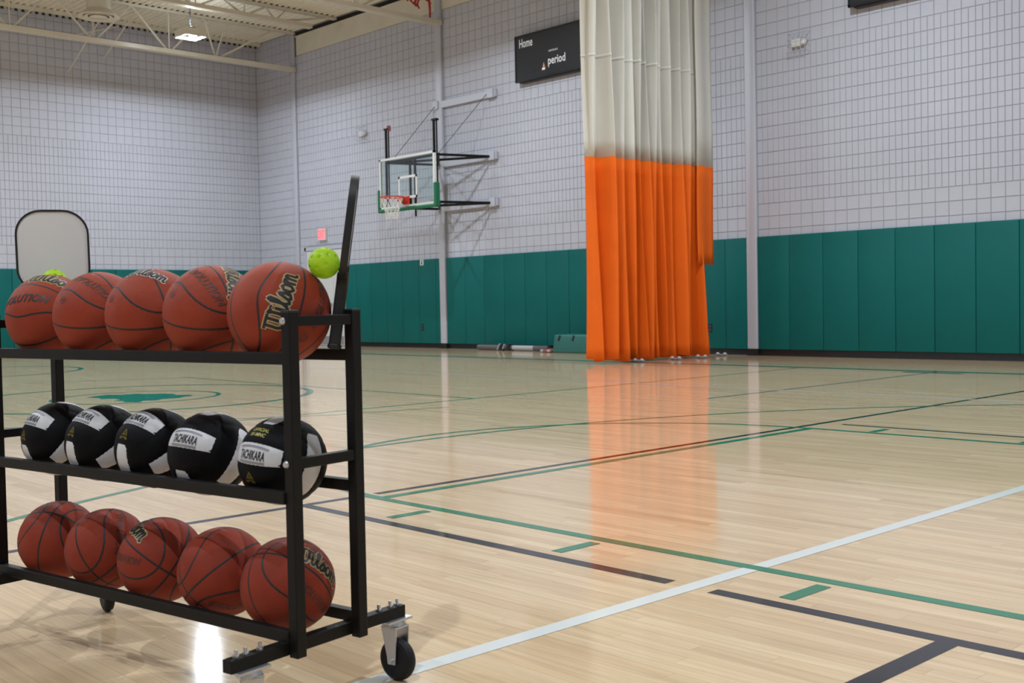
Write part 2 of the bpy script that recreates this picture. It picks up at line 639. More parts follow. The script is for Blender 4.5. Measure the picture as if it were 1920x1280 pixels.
BM_SQ = block_mesh(JOINT, COURSE, 'sq')
BM_NA = block_mesh(JOINT / 2, COURSE, 'na')
ME_SQ = BM_SQ.mesh('block', fix=False)
ME_SQ.materials.append(MAT['wall'])
ME_NA = BM_NA.mesh('narrow_block', fix=False)
ME_NA.materials.append(MAT['wall'])
DOOR = (-24.36, -22.62, 2.45)


def long_wall_blocks():
    """(x, z, narrow) of every block centre on the long wall above the pads"""
    r = []
    k0 = math.floor((XC - JX) / JOINT)
    k1 = math.floor((X_END - JX) / JOINT)
    for k in range(-3, 26):
        z = Z0 + COURSE * (k + 0.5)
        if z > DECK - 0.05:
            continue
        narrow = 0 <= k < 12
        for i in range(k0, k1):
            for s in ((0.25, 0.75) if narrow else (0.5,)):
                x = JX + (i + s) * JOINT
                if z > 7.27 and x > -24.6:
                    continue
                if DOOR[0] < x < DOOR[1] and z < DOOR[2]:
                    continue
                r.append((x, z, narrow))
    return r


def end_wall_blocks():
    r = []
    n = int(WLEN / JOINT)
    for k in range(-3, 26):
        z = Z0 + COURSE * (k + 0.5)
        if z > DECK - 0.05:
            continue
        narrow = 0 <= k < 12
        for i in range(n):
            for s in ((0.25, 0.75) if narrow else (0.5,)):
                r.append((0.02 + (i + s) * JOINT, z, narrow))
    return r


lb = long_wall_blocks()
sel = []
for i, (x, z, nr) in enumerate(lb):
    p = project((x, YW, z))
    if p and 4 < p[0] < 1916 and 4 < p[1] < 1276 and not (1090 < p[0] < 1332) and z > 1.99 and not (-11.1 < x < -10.8) and not nr:
        sel.append((-1.0 / p[2], i))
sel.sort()
chosen = set(i for _, i in sel[:300])
mb = MB()
for i, (x, z, nr) in enumerate(lb):
    if i in chosen:
        inst('block', ME_NA if nr else ME_SQ, wb, (x, YW, z))
    else:
        src = BM_NA if nr else BM_SQ
        mb.add([(a + x, b + YW, c + z) for a, b, c in src.v], src.f)
o = mb.build('block_field', 'wall', wb, fix=False)
o['kind'] = 'stuff'
mb = MB()
for x, z, nr in end_wall_blocks():
    src = BM_NA if nr else BM_SQ
    mb.add([(a + x, b, c + z) for a, b, c in src.v], src.f)
o = mb.build('block_field', 'wall', wl, fix=False)
o['kind'] = 'stuff'

# wall pads, each its own panel
PADT = 0.05
PZ0, PZ1 = 0.105, 1.955
_pad_cache = {}


def pad(parent, x0, x1):
    wd = round(x1 - x0, 3)
    if wd not in _pad_cache:
        me = MB().box(-wd / 2 + 0.0025, wd / 2 - 0.0025, -PADT, 0.004, 0, PZ1 - PZ0).mesh('wall_pad', bevel=0.010, seg=2, smooth=True)
        me.materials.append(MAT['pad'])
        sharpen(me, 1.0)
        _pad_cache[wd] = me
    return inst('wall_pad', _pad_cache[wd], parent, ((x0 + x1) / 2, 0 if parent is wl else YW, PZ0))


def pad_run(parent, x0, x1, anchor=None, step=0.611):
    edges = [x0]
    a = anchor if anchor is not None else x0
    k = math.ceil((x0 - a) / step + 0.05)
    while a + k * step < x1 - 0.05:
        edges.append(a + k * step)
        k += 1
    edges.append(x1)
    for p, q in zip(edges[:-1], edges[1:]):
        pad(parent, p, q)


pad_run(wb, -10.845, X_END - 0.02, -10.243)
pad_run(wb, -18.82, -11.055, -18.21)
pad_run(wb, -22.60, -19.045, -22.156, 0.5955)
pad_run(wb, XC + 0.06, -24.75)
pad_run(wl, 0.06, WLEN - 0.1, 0.35)
# black cove base
for nm, par, a, b, y0 in (('baseboard_back', None, -22.6, X_END, YW), ('baseboard_back', None, XC + 0.02, -24.4, YW)):
    mb = MB().add([(a, y0 - 0.024, 0), (a, y0 - 0.012, 0.012), (a, y0 - 0.012, 0.104), (a, y0 + 0.006, 0.104), (a, y0 + 0.006, 0),
                   (b, y0 - 0.024, 0), (b, y0 - 0.012, 0.012), (b, y0 - 0.012, 0.104), (b, y0 + 0.006, 0.104), (b, y0 + 0.006, 0)],
                  [(0, 1, 2, 3, 4), (9, 8, 7, 6, 5), (0, 5, 6, 1), (1, 6, 7, 2), (2, 7, 8, 3), (3, 8, 9, 4), (4, 9, 5, 0)])
    o = mb.build(nm, 'base')
    tag(o, 'black rubber cove base along the long wall' if a > -23 else 'short black rubber cove base left of the door', 'baseboard', kind='structure')
o = MB().box(0.02, WLEN, -0.014, 0.006, 0, 0.104).build('baseboard_left', 'base', wl)
# steel columns standing proud of the long wall
for i, (x, lab) in enumerate(((-24.66, 'pale grey painted column nearest the room corner'), (-18.93, 'pale grey painted column behind the hoop'), (-10.945, 'pale grey painted column just right of the curtain'), (-3.1, 'pale grey painted column outside the right edge of view'))):
    t = thing('wall_column', lab, 'column', (x, YW, 0), kind='structure')
    wd = 0.10 if i != 0 else 0.07
    MB().box(-wd, wd, -0.075, 0.0, 0.105, 7.9).build('shaft', 'column', t, bevel=0.02, seg=3, auto=True)
    MB().box(-wd - 0.004, wd + 0.004, -0.082, 0.0, 0, 0.105).build('base', 'base', t, bevel=0.004)

# ------------------------------------------------------------------ roof
def deck_mesh():
    mb = MB()
    per = 0.152
    prof = []
    y = Y_NEAR - 0.3
    while y < YW + 0.25:
        prof += [(y, DECK), (y + 0.045, DECK), (y + 0.062, DECK + 0.038), (y + 0.135, DECK + 0.038)]
        y += per
    n = len(prof)
    vs_ = [(-28.6, a, b) for a, b in prof] + [(X_END + 0.3, a, b) for a, b in prof]
    vs_ += [(-28.6, a, DECK + 0.16) for a in (prof[0][0], prof[-1][0])] + [(X_END + 0.3, a, DECK + 0.16) for a in (prof[0][0], prof[-1][0])]
    fs = [(i, i + 1, n + i + 1, n + i) for i in range(n - 1)] + [(2 * n, 2 * n + 1, 2 * n + 3, 2 * n + 2)]
    mb.add(vs_, fs)
    return mb


ce = deck_mesh().build('ceiling', 'deck', fix=False)
tag(ce, 'ribbed cream metal roof deck', 'ceiling', kind='structure')
RIBS = []
y = Y_NEAR - 0.3
while y < YW + 0.25:
    RIBS.append(y)
    y += 0.152


def joist(x, zb, y_end_b, label, deep=True, node0=12.39, pitch=1.79):
    t = thing('roof_joist', label, 'joist', (x, YW, zb), kind='structure', group='roof joists')
    def P(y, z, dx=0):
        return (dx, y - YW, z - zb)
    ya = Y_NEAR + 0.05
    zt = DECK - 0.03
    mb = MB()
    for s in (-1, 1):
        mb.bar(P(ya, zb, s * 0.045), P(y_end_b, zb, s * 0.045), 0.065, 0.095)
    mb.build('bottom_chord', 'cream', t)
    mb = MB()
    for s in (-1, 1):
        mb.bar(P(ya, zt, s * 0.04), P(YW - 0.05, zt, s * 0.04), 0.055, 0.055)
    mb.build('top_chord', 'cream', t)
    k = 0
    nodes = []
    yy = node0
    while yy > ya + 0.5:
        nodes.append(yy)
        yy -= pitch
    for yy in nodes:
        MB().tube([P(yy, zb), P(yy, zt)], 0.018, 6).build('web', 'cream', t)
        MB().tube([P(yy + 0.03, zb), P(yy + pitch / 2, zt)], 0.022, 6).build('web', 'cream', t)
        MB().tube([P(yy - 0.03, zb), P(yy - pitch / 2, zt)], 0.024, 6).build('web', 'cream', t)
    yy = node0 + pitch * 0.66
    MB().tube([P(yy, zb), P(yy - 0.28, zt)], 0.022, 6).build('web', 'cream', t)
    MB().tube([P(yy, zb), P(yy + 0.3, zt)], 0.018, 6).build('web', 'cream', t)
    MB().tube([P(yy + 0.05, zb), P(min(yy + 1.6, YW - 0.15), zt)], 0.026, 6).build('web', 'cream', t)
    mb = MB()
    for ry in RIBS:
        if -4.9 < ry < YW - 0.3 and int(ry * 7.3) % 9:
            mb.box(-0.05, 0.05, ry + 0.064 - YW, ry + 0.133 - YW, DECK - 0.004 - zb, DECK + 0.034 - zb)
    o = mb.build('flute_gap_shade', 'dark', t, fix=False)  # dark boxes stand in for the shaded gaps over the top chord
    o['kind'] = 'stuff'
    return t


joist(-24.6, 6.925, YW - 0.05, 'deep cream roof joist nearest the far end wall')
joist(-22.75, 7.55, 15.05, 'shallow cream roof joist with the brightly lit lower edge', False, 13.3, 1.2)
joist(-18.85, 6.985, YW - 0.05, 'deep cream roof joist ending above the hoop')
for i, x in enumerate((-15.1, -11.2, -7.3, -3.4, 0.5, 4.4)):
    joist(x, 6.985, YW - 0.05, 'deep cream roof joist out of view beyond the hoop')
# ledger angle along the end wall; dark boxes below imitate shaded open flutes
t = MB().bar((-26.20, Y_NEAR + 0.1, DECK - 0.045), (-26.20, YW - 0.05, DECK - 0.045), 0.05, 0.09).build('trim_1', 'cream')
tag(t, 'cream ledger angle where the roof deck meets the end wall', 'ledger', kind='structure')
mb = MB()
for ry in RIBS:
    if -4.9 < ry < YW - 0.2:
        mb.box(-26.225, -26.215, ry + 0.066, ry + 0.131, DECK - 0.145, DECK - 0.09)
o = mb.build('flute_end_shade', 'dark', t, fix=False)
o['kind'] = 'stuff'
# girder bays above the blocks of the long wall
gx = [-24.56, -19.0, -10.95, -3.1, X_END]
for i in range(4):
    lab = 'cream steel girder above the wall between the two left columns' if i == 0 else ('cream steel girder above the wall behind the curtain', 'cream steel girder above the wall right of the curtain', 'cream steel girder beyond the right edge of view')[i - 1]
    t = thing('eave_girder', lab, 'girder', (gx[i], YW, 7.28), kind='structure')
    Lg = gx[i + 1] - gx[i]
    MB().box(0.01, Lg - 0.01, -0.012, 0.006, 0.0, 0.46).build('web', 'cream', t)
    MB().box(0.01, Lg - 0.01, -0.05, 0.0, 0.452, 0.475).build('top_flange', 'cream', t)
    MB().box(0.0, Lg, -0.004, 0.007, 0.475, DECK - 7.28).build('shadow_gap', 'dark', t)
    MB().box(-0.05, 0.0, -0.02, 0.006, -0.02, 0.46).build('bearing_plate', 'dgrey', t)
# diagonal bridging rods near the end wall
for j, (a, b) in enumerate((((-24.6, 11.0, 7.80), (-26.4, 10.75, 6.55)), ((-24.6, 11.65, 7.80), (-26.4, 11.6, 6.95)), ((-24.6, 10.1, 6.95), (-26.3, 12.0, 7.78)))):
    o = MB().tube([Vector(a), Vector(b)], 0.014, 6).build('bridging_rod', 'cream')
    tag(o, ('long thin bridging rod slanting below the duct diffuser', 'short thin bridging rod right of the duct diffuser', 'thin bridging rod rising from the joist to the ledger')[j], 'rod', kind='structure')

# ------------------------------------------------------------------ round duct with diffuser
t = thing('duct_diffuser', 'round cream duct drop with ring diffuser under the roof', 'duct', (-23.83, 10.40, 7.25), kind=None)
MB().lathe([(0.245, 0.10), (0.245, DECK - 7.25 - 0.004)], 32, cap=False).build('duct', 'cream', t, smooth=True)
MB().lathe([(0.245, 0.16), (0.36, 0.06), (0.42, 0.02), (0.425, 0.0), (0.415, -0.012), (0.36, 0.0), (0.31, 0.03)], 40, cap=False).build('outer_ring', 'cream', t, smooth=True)
MB().lathe([(0.25, 0.06), (0.30, 0.00), (0.29, -0.008), (0.22, 0.012)], 36, cap=False).build('middle_ring', 'cream', t, smooth=True)
MB().lathe([(0.0, 0.03), (0.15, 0.02), (0.19, 0.0), (0.18, -0.01), (0.0, -0.012)], 32, cap=False).build('centre_cone', 'cream', t, smooth=True)

# ------------------------------------------------------------------ high-bay lamps
def lamp_meshes():
    d = {}
    d['canopy'] = MB().lathe([(0.06, 0.84), (0.075, 0.82), (0.075, 0.78), (0.03, 0.76)], 16).mesh('canopy', smooth=False)
    d['stem'] = MB().tube([(0, 0, 0.16), (0, 0, 0.78)], 0.012, 8).mesh('stem')
    hb = MB().box(-0.25, 0.25, -0.25, 0.25, 0.085, 0.10)
    for q in ((-0.25, 0.25, -0.25, -0.24), (-0.25, 0.25, 0.24, 0.25), (-0.25, -0.24, -0.24, 0.24), (0.24, 0.25, -0.24, 0.24)):
        hb.box(*q, -0.062, 0.085)
    d['housing'] = hb.mesh('housing')
    d['ballast_box'] = MB().box(-0.12, 0.12, -0.07, 0.07, 0.10, 0.16).mesh('ballast_box', bevel=0.01)
    d['reflector'] = MB().lathe([(0.035, 0.075), (0.055, 0.06), (0.082, 0.03), (0.095, -0.01), (0.098, -0.012), (0.086, 0.03), (0.058, 0.063), (0.038, 0.078)], 20, cap=False).mesh('reflector', smooth=True)
    d['bulb'] = MB().lathe([(0.02, 0.06), (0.07, 0.03), (0.083, 0.0), (0.055, -0.018), (0.0, -0.022)], 20, cap=False).mesh('bulb', smooth=True)
    for k, m in (('canopy', 'cream'), ('stem', 'dgrey'), ('housing', 'cream'), ('ballast_box', 'dgrey'), ('reflector', 'reflector'), ('bulb', 'lens')):
        d[k].materials.append(MAT[m])
    return d


LM = lamp_meshes()
LD = bpy.data.lights.new('lamp_light', 'AREA')
LD.shape = 'RECTANGLE'
LD.size, LD.size_y = 0.12, 0.12
LD.energy = LAMP_POWER
LD.color = LAMP_COLOR
LD.spread = math.radians(180)
UD = bpy.data.lights.new('uplight', 'POINT')
UD.energy = UP_POWER
UD.shadow_soft_size = 0.05
UD.color = LAMP_COLOR
for i, (x, y) in enumerate(LAMPS):
    seen = i == 0
    t = thing('high_bay_lamp', 'lit high bay lamp hanging by the joist above the far corner' if seen else 'lit high bay lamp in the roof outside the view', 'lamp', (x, y, LAMP_Z), group='high bay lamps')
    inst('canopy', LM['canopy'], t)
    inst('stem', LM['stem'], t)
    inst('housing', LM['housing'], t)
    inst('ballast_box', LM['ballast_box'], t)
    for a, b in ((-0.135, -0.13), (0.135, -0.13), (-0.135, 0.13), (0.135, 0.13), (0.0, 0.0)):
        r = inst('reflector', LM['reflector'], t, (a, b, 0.022))
        inst('bulb', LM['bulb'], r, (0, 0, 0))
    l = bpy.data.objects.new('lamp_light', LD)
    COL.objects.link(l)
    l.parent = t
    l.location = (0, 0, -0.005)
    l = bpy.data.objects.new('uplight', UD)
    COL.objects.link(l)
    l.parent = t
    l.location = (0, 0, 0.27)

# ------------------------------------------------------------------ red ribbons caught on the joist
t = thing('red_ribbon_cluster', 'torn red ribbons hanging from the joist above the hoop', 'ribbons', (-18.85, 15.1, 6.98))
for dx, y0, z0, y1, z1, wd in ((0.05, -0.36, 0.42, -0.27, 0.30, 0.06), (0.05, -0.22, 0.42, -0.10, 0.26, 0.05), (0.06, -0.02, 0.45, -0.06, 0.22, 0.07), (0.06, 0.04, 0.45, 0.02, 0.19, 0.05), (0.05, 0.30, 0.50, 0.36, 0.02, 0.055), (0.05, 0.20, 0.48, 0.34, 0.34, 0.05)):
    n = 6
    vs_, fs = [], []
    for k in range(n + 1):
        a = k / n
        yy = y0 + (y1 - y0) * a + 0.012 * math.sin(7 * a + y0 * 9)
        zz = z0 + (z1 - z0) * a
        xx = dx + 0.03 * math.sin(5 * a + z1 * 11)
        h2 = wd / 2 * (1 - 0.5 * a)
        vs_ += [(xx, yy - h2, zz), (xx + 0.01, yy + h2, zz + 0.01), (xx - 0.004, yy + h2, zz + 0.01), (xx - 0.014, yy - h2, zz)]
    for k in range(n):
        for q in range(4):
            fs.append((4 * k + q, 4 * k + (q + 1) % 4, 4 * k + 4 + (q + 1) % 4, 4 * k + 4 + q))
    fs += [(0, 1, 2, 3), (4 * n + 3, 4 * n + 2, 4 * n + 1, 4 * n)]
    MB().add(vs_, fs).build('ribbon', 'ribbon', t)

# ------------------------------------------------------------------ scoreboards
def scoreboard(x0, x1, z0, z1, label):
    d = 0.16
    t = thing('scoreboard', label, 'scoreboard', (x0, YW, z0))
    W_, H_ = x1 - x0, z1 - z0
    MB().box(0.08, W_ - 0.08, -d + 0.03, 0.0, 0.0, H_ - 0.02).build('cabinet', 'score', t)
    MB().box(0, W_, -d, -d + 0.05, 0.015, H_).build('face', 'scoreface', t, bevel=0.004)
    yf = -d - 0.0015
    for a, b, c, e in ((0, W_, H_ - 0.035, H_), (0, W_, 0.015, 0.05), (0, 0.035, 0.015, H_), (W_ - 0.035, W_, 0.015, H_)):
        MB().box(a, b, -d - 0.008, -d + 0.002, c, e).build('frame_edge', 'score', t)
    sc = W_ / 2.36
    wall_text('Home', 0.31 * sc, yf, H_ - 0.245, 0.165, 0.37, 'print', t)
    wall_text('Guest', W_ - 0.36 * sc, yf, H_ - 0.235, 0.155, 0.42, 'print', t)
    wall_text('period', 1.15 * sc, yf, 0.235, 0.155, 0.46, 'print', t)
    wall_text('DAKTRONICS', 1.06 * sc, yf, 0.475, 0.032, 0.24, 'print', t)
    fm = [(0.75, 0.15), (0.79, 0.155), (0.83, 0.15), (0.845, 0.19), (0.825, 0.235), (0.80, 0.29), (0.785, 0.24), (0.755, 0.20)]
    MB().add([(a * sc, yf, b) for a, b in fm[:3]] + [(0.838 * sc, yf, 0.20), (0.758 * sc, yf, 0.195)], [(0, 1, 2, 3, 4)]).build('flame_base', 'print', t, fix=False)
    MB().add([(a * sc, yf - 0.0005, b) for a, b in ((0.77, 0.205), (0.828, 0.21), (0.82, 0.25), (0.80, 0.30), (0.787, 0.25))], [(0, 1, 2, 3, 4)]).build('flame', 'flame', t, fix=False)
    MB().add([(a * sc, yf, b) for a, b in ((0.51, 0.145), (0.56, 0.145), (0.56, 0.21), (0.51, 0.21))], [(0, 1, 2, 3)]).build('latch', 'score', t, fix=False)
    return t


scoreboard(-16.42, -14.05, 5.30, 6.225, 'black scoreboard reading Home and period, partly behind the curtain')
scoreboard(-9.08, -6.0, 5.30, 6.30, 'black scoreboard whose lower corner shows at top right')


# ------------------------------------------------------------------ caged wall alarms
def alarm(x, z, label, wd=0.2):
    t = thing('wall_alarm', label, 'alarm', (x, YW, z), group='caged wall alarms')
    MB().box(-wd / 2, wd / 2 - 0.07, -0.075, 0, -0.06, 0.06).build('body', 'white', t, bevel=0.012)
    MB().lathe([(0.05, 0.0), (0.055, 0.05), (0.045, 0.075), (0.0, 0.08)], 16, center=(wd / 2 - 0.03, -0.01, 0), axis=(0, -1, 0)).build('strobe', 'white', t, smooth=True)
    mb = MB()
    a, b, d = wd / 2 + 0.06, 0.16, 0.13
    for q in (-b, -b / 3, b / 3, b):
        mb.tube([(-a, 0, q), (-a * 0.85, -d, q * 0.9), (a * 0.85, -d, q * 0.9), (a, 0, q)], 0.004, 5)
    for q in (-a, -a / 2, 0, a / 2, a):
        mb.tube([(q, 0, -b), (q * 0.9, -d, -b * 0.85), (q * 0.9, -d, b * 0.85), (q, 0, b)], 0.004, 5)
    mb.build('wire_guard', 'column', t)
    return t


alarm(-10.02, 4.98, 'white caged alarm high on the wall right of the curtain', 0.24)
alarm(-21.78, 4.99, 'small white caged alarm left of the backboard', 0.24)

# ------------------------------------------------------------------ exit door and sign
t = thing('door_1', 'off-white exit doors with grey frame behind the ball rack', 'door', (DOOR[0], YW, 0), kind='structure')
Wd = DOOR[1] - DOOR[0]
mb = MB()
mb.box(0, 0.07, -0.045, 0.006, 0, DOOR[2])
mb.box(Wd - 0.07, Wd, -0.045, 0.006, 0, DOOR[2])
mb.box(0, Wd, -0.045, 0.006, DOOR[2] - 0.09, DOOR[2])
mb.build('frame', 'column', t)
for a, b in ((0.075, 1.22), (1.228, Wd - 0.075)):
    lf = MB().box(a, b, -0.03, 0.004, 0.01, DOOR[2] - 0.1).build('leaf', 'offwhite', t, bevel=0.003)
    MB().box(a + 0.05, b - 0.05, -0.075, -0.03, 0.97, 1.05).build('push_bar', 'grey', lf, bevel=0.01)
    MB().box(a + 0.04, b - 0.04, -0.034, -0.0295, 0.03, 0.24).build('kick_plate', 'grey', lf)
t = thing('exit_sign', 'glowing red exit sign on the wall above the doors', 'exit sign', (-23.55, YW, 2.60))
MB().box(-0.16, 0.16, -0.06, 0, -0.01, 0.30).build('housing', 'white', t, bevel=0.008)
MB().box(-0.15, 0.15, -0.064, -0.058, 0.015, 0.275).build('face', 'exitface', t)
wall_text('EXIT', 0, -0.0655, 0.05, 0.19, 0.26, 'exit', t)
MB().tube([(-0.24, 0, 0.36), (-0.24, -0.10, 0.34), (0.24, -0.10, 0.34), (0.24, 0, 0.36)], 0.005, 5).tube([(-0.24, 0, -0.06), (-0.24, -0.10, -0.05), (0.24, -0.10, -0.05), (0.24, 0, -0.06)], 0.005, 5).build('wire_guard', 'column', t)

# small things fixed to the pads
for x, z, lab in ((-19.68, 0.46, 'black outlet plate in the pads left of the grey column'), (-11.82, 0.455, 'black outlet plate in the pads right of the curtain')):
    t = thing('outlet_cover', lab, 'outlet', (x, YW - PADT, z), group='outlets in the pads')
    MB().box(-0.045, 0.045, -0.006, 0.004, -0.075, 0.075).build('plate', 'blackp', t, bevel=0.003)
    for q in (-0.03, 0.03):
        MB().box(-0.02, 0.02, -0.009, -0.005, q - 0.018, q + 0.018).build('socket', 'dgrey', t)
t = thing('pictogram_sign', 'tiny white pictogram sign near the top of the teal pads', 'sign', (-19.65, YW - PADT, 1.89))
MB().box(-0.06, 0.06, -0.004, 0.002, -0.06, 0.06).build('plate', 'white', t)
MB().add([(-0.02, -0.0052, -0.04), (0.035, -0.0052, -0.04), (0.01, -0.0052, 0.0), (0.03, -0.0052, 0.045), (-0.005, -0.0052, 0.04), (-0.02, -0.0052, 0.0)], [(0, 1, 2, 3, 4, 5)]).build('pictogram', 'ink', t, fix=False)

# ------------------------------------------------------------------ wall-mounted basketball goal
def goal():
    yb = 14.50
    x0, x1, z0, z1 = -19.44, -17.60, 2.97, 4.035
    cx = (x0 + x1) / 2
    t = thing('basketball_goal', 'wall-mounted glass backboard with red rim and green edge pads', 'basketball goal', (cx, YW, 0))

    def b(a0, a1, b0, b1, c0, c1):
        return MB().box(a0 - cx, a1 - cx, b0 - YW, b1 - YW, c0, c1)

    def L(p):
        return (p[0] - cx, p[1] - YW, p[2])
    # wall rails with end brackets
    for z in (5.25, 3.98, 3.03):
        r = b(-19.08, -17.12, YW - 0.07, YW, z - 0.075, z + 0.075).build('wall_rail', 'column', t, bevel=0.008)
        for xx in (-19.02, -17.25):
            b(xx - 0.09, xx + 0.09, YW - 0.11, YW - 0.065, z - 0.09, z + 0.09).build('bracket', 'column', r, bevel=0.008)
    # glass and frame
    b(x0 + 0.03, x1 - 0.03, yb - 0.006, yb + 0.006, z0 + 0.03, z1 - 0.03).build('glass', 'glass', t)
    mb = b(x0, x1, yb - 0.02, yb + 0.03, z0, z0 + 0.05)
    for q in ((x0, x1, z1 - 0.045, z1), (x0, x0 + 0.045, z0, z1), (x1 - 0.05, x1, z0, z1)):
        bb = b(q[0], q[1], yb - 0.02, yb + 0.03, q[2], q[3])
        mb.add(bb.v, bb.f)
    mb.build('board_frame', 'white', t)
    mb = MB()
    for q in ((-0.31, 0.31, 0.60, 0.65), (-0.31, 0.31, 0.18, 0.23), (-0.31, -0.26, 0.18, 0.65), (0.26, 0.31, 0.18, 0.65)):
        mb.box(q[0] + 0.03, q[1] + 0.03, yb - YW - 0.010, yb - YW - 0.0065, z0 + q[2], z0 + q[3])
    mb.build('target_square', 'white', t)
    # green edge pad along the bottom and lower corners
    b(x0 - 0.03, x1 + 0.04, yb - 0.05, yb + 0.06, z0 - 0.06, z0 + 0.012).build('edge_pad', 'bpad', t, bevel=0.02)
    b(x0 - 0.045, x0 + 0.012, yb - 0.05, yb + 0.06, z0 - 0.06, z0 + 0.43).build('edge_pad', 'bpad', t, bevel=0.02)
    b(x1 - 0.014, x1 + 0.065, yb - 0.055, yb + 0.065, z0 - 0.06, z0 + 0.43).build('edge_pad', 'bpad', t, bevel=0.02)
    # vertical carriage tubes behind the board
    for xx in (-19.29, -17.70):
        for dx, dy in ((0, 0.07), (0.085, 0.07)):
            MB().tube([L((xx + dx, yb + dy, z0 + 0.02)), L((xx + dx, yb + dy, 4.66))], 0.028 if dx == 0 else 0.016, 8).build('carriage_tube', 'black', t)
        b(xx - 0.03, xx + 0.11, yb + 0.03, yb + 0.11, 4.64, 4.68).build('tube_cap', 'black', t)
    o = b(-19.22, -19.16, yb + 0.04, yb + 0.10, 4.62, 4.73).build('red_tag', 'redcloth', t)
    # centre post and top bars behind glass
    for xx in (-18.60, -18.44):
        MB().tube([L((xx, yb + 0.16, 2.98)), L((xx, yb + 0.16, 3.98))], 0.026, 8).build('centre_tube', 'black', t)
    MB().bar(L((-19.35, yb + 0.12, 3.97)), L((-17.62, yb + 0.12, 3.97)), 0.05).build('cross_tube', 'black', t)
    MB().bar(L((-19.35, yb + 0.12, 3.00)), L((-17.62, yb + 0.12, 3.00)), 0.05).build('cross_tube', 'black', t)
    # arms back to the wall rails
    for z in (3.97, 3.02):
        for a, c in (((-17.66, yb + 0.12), (-17.30, YW - 0.08)), ((-19.34, yb + 0.12), (-18.98, YW - 0.08)), ((-19.34, yb + 0.14), (-17.36, YW - 0.10)), ((-17.66, yb + 0.14), (-18.94, YW - 0.10))):
            MB().tube([L((a[0], a[1], z)), L((c[0], c[1], z))], 0.026, 8).build('arm', 'black', t)
    # cables from the top rail
    for a, c in (((-19.02, YW - 0.08, 5.25), (-19.2, yb + 0.14, 4.0)), ((-17.38, YW - 0.08, 5.25), (-17.64, yb + 0.14, 4.0))):
        MB().tube([L(a), L(c)], 0.007, 5).build('cable', 'dgrey', t)
    # rim: ring, mounting plate, braces, net
    rc = (-18.52, yb - 0.40, 3.155)
    rm = MB().tube([L((rc[0] + 0.232 * math.cos(q * PI / 16), rc[1] + 0.232 * math.sin(q * PI / 16), rc[2])) for q in range(33)], 0.013, 8, caps=False).build('rim', 'red', t, smooth=True)
    mb = MB().box(rc[0] - 0.10 - cx, rc[0] + 0.10 - cx, yb - YW - 0.05, yb - YW - 0.015, rc[2] - 0.13, rc[2] + 0.04)
    mb.box(rc[0] - 0.09 - cx, rc[0] + 0.09 - cx, rc[1] + 0.215 - YW, yb - YW - 0.04, rc[2] - 0.09, rc[2] + 0.012)
    mb.build('rim_plate', 'red', rm, bevel=0.008)
    for s in (-1, 1):
        MB().bar(L((rc[0] + s * 0.16, rc[1] + 0.16, rc[2] - 0.005)), L((rc[0] + s * 0.05, yb - 0.02, rc[2] - 0.12)), 0.02).build('rim_brace', 'red', rm)
    mb = MB()
    N = 12

    def npt(k, lev):
        rr = (0.225, 0.19, 0.155, 0.13, 0.125)[lev]
        q = 2 * PI * (k + (0.5 if lev % 2 else 0)) / N
        return L((rc[0] + rr * math.cos(q), rc[1] + rr * math.sin(q), rc[2] - 0.012 - 0.11 * lev))
    for lev in range(4):
        for k in range(N):
            k2 = k if lev % 2 == 0 else k + 1
            mb.tube([npt(k, lev), npt(k2 - (0 if lev % 2 else 0), lev + 1)], 0.006, 5)
            mb.tube([npt(k, lev), npt(k2 - 1, lev + 1)], 0.006, 5)
    mb.build('net', 'net', t)
    MB().tube([L((-18.45, yb + 0.16, 2.78)), L((-18.45, yb + 0.16, 2.92))], 0.02, 6).build('crank_stub', 'black', t)


goal()

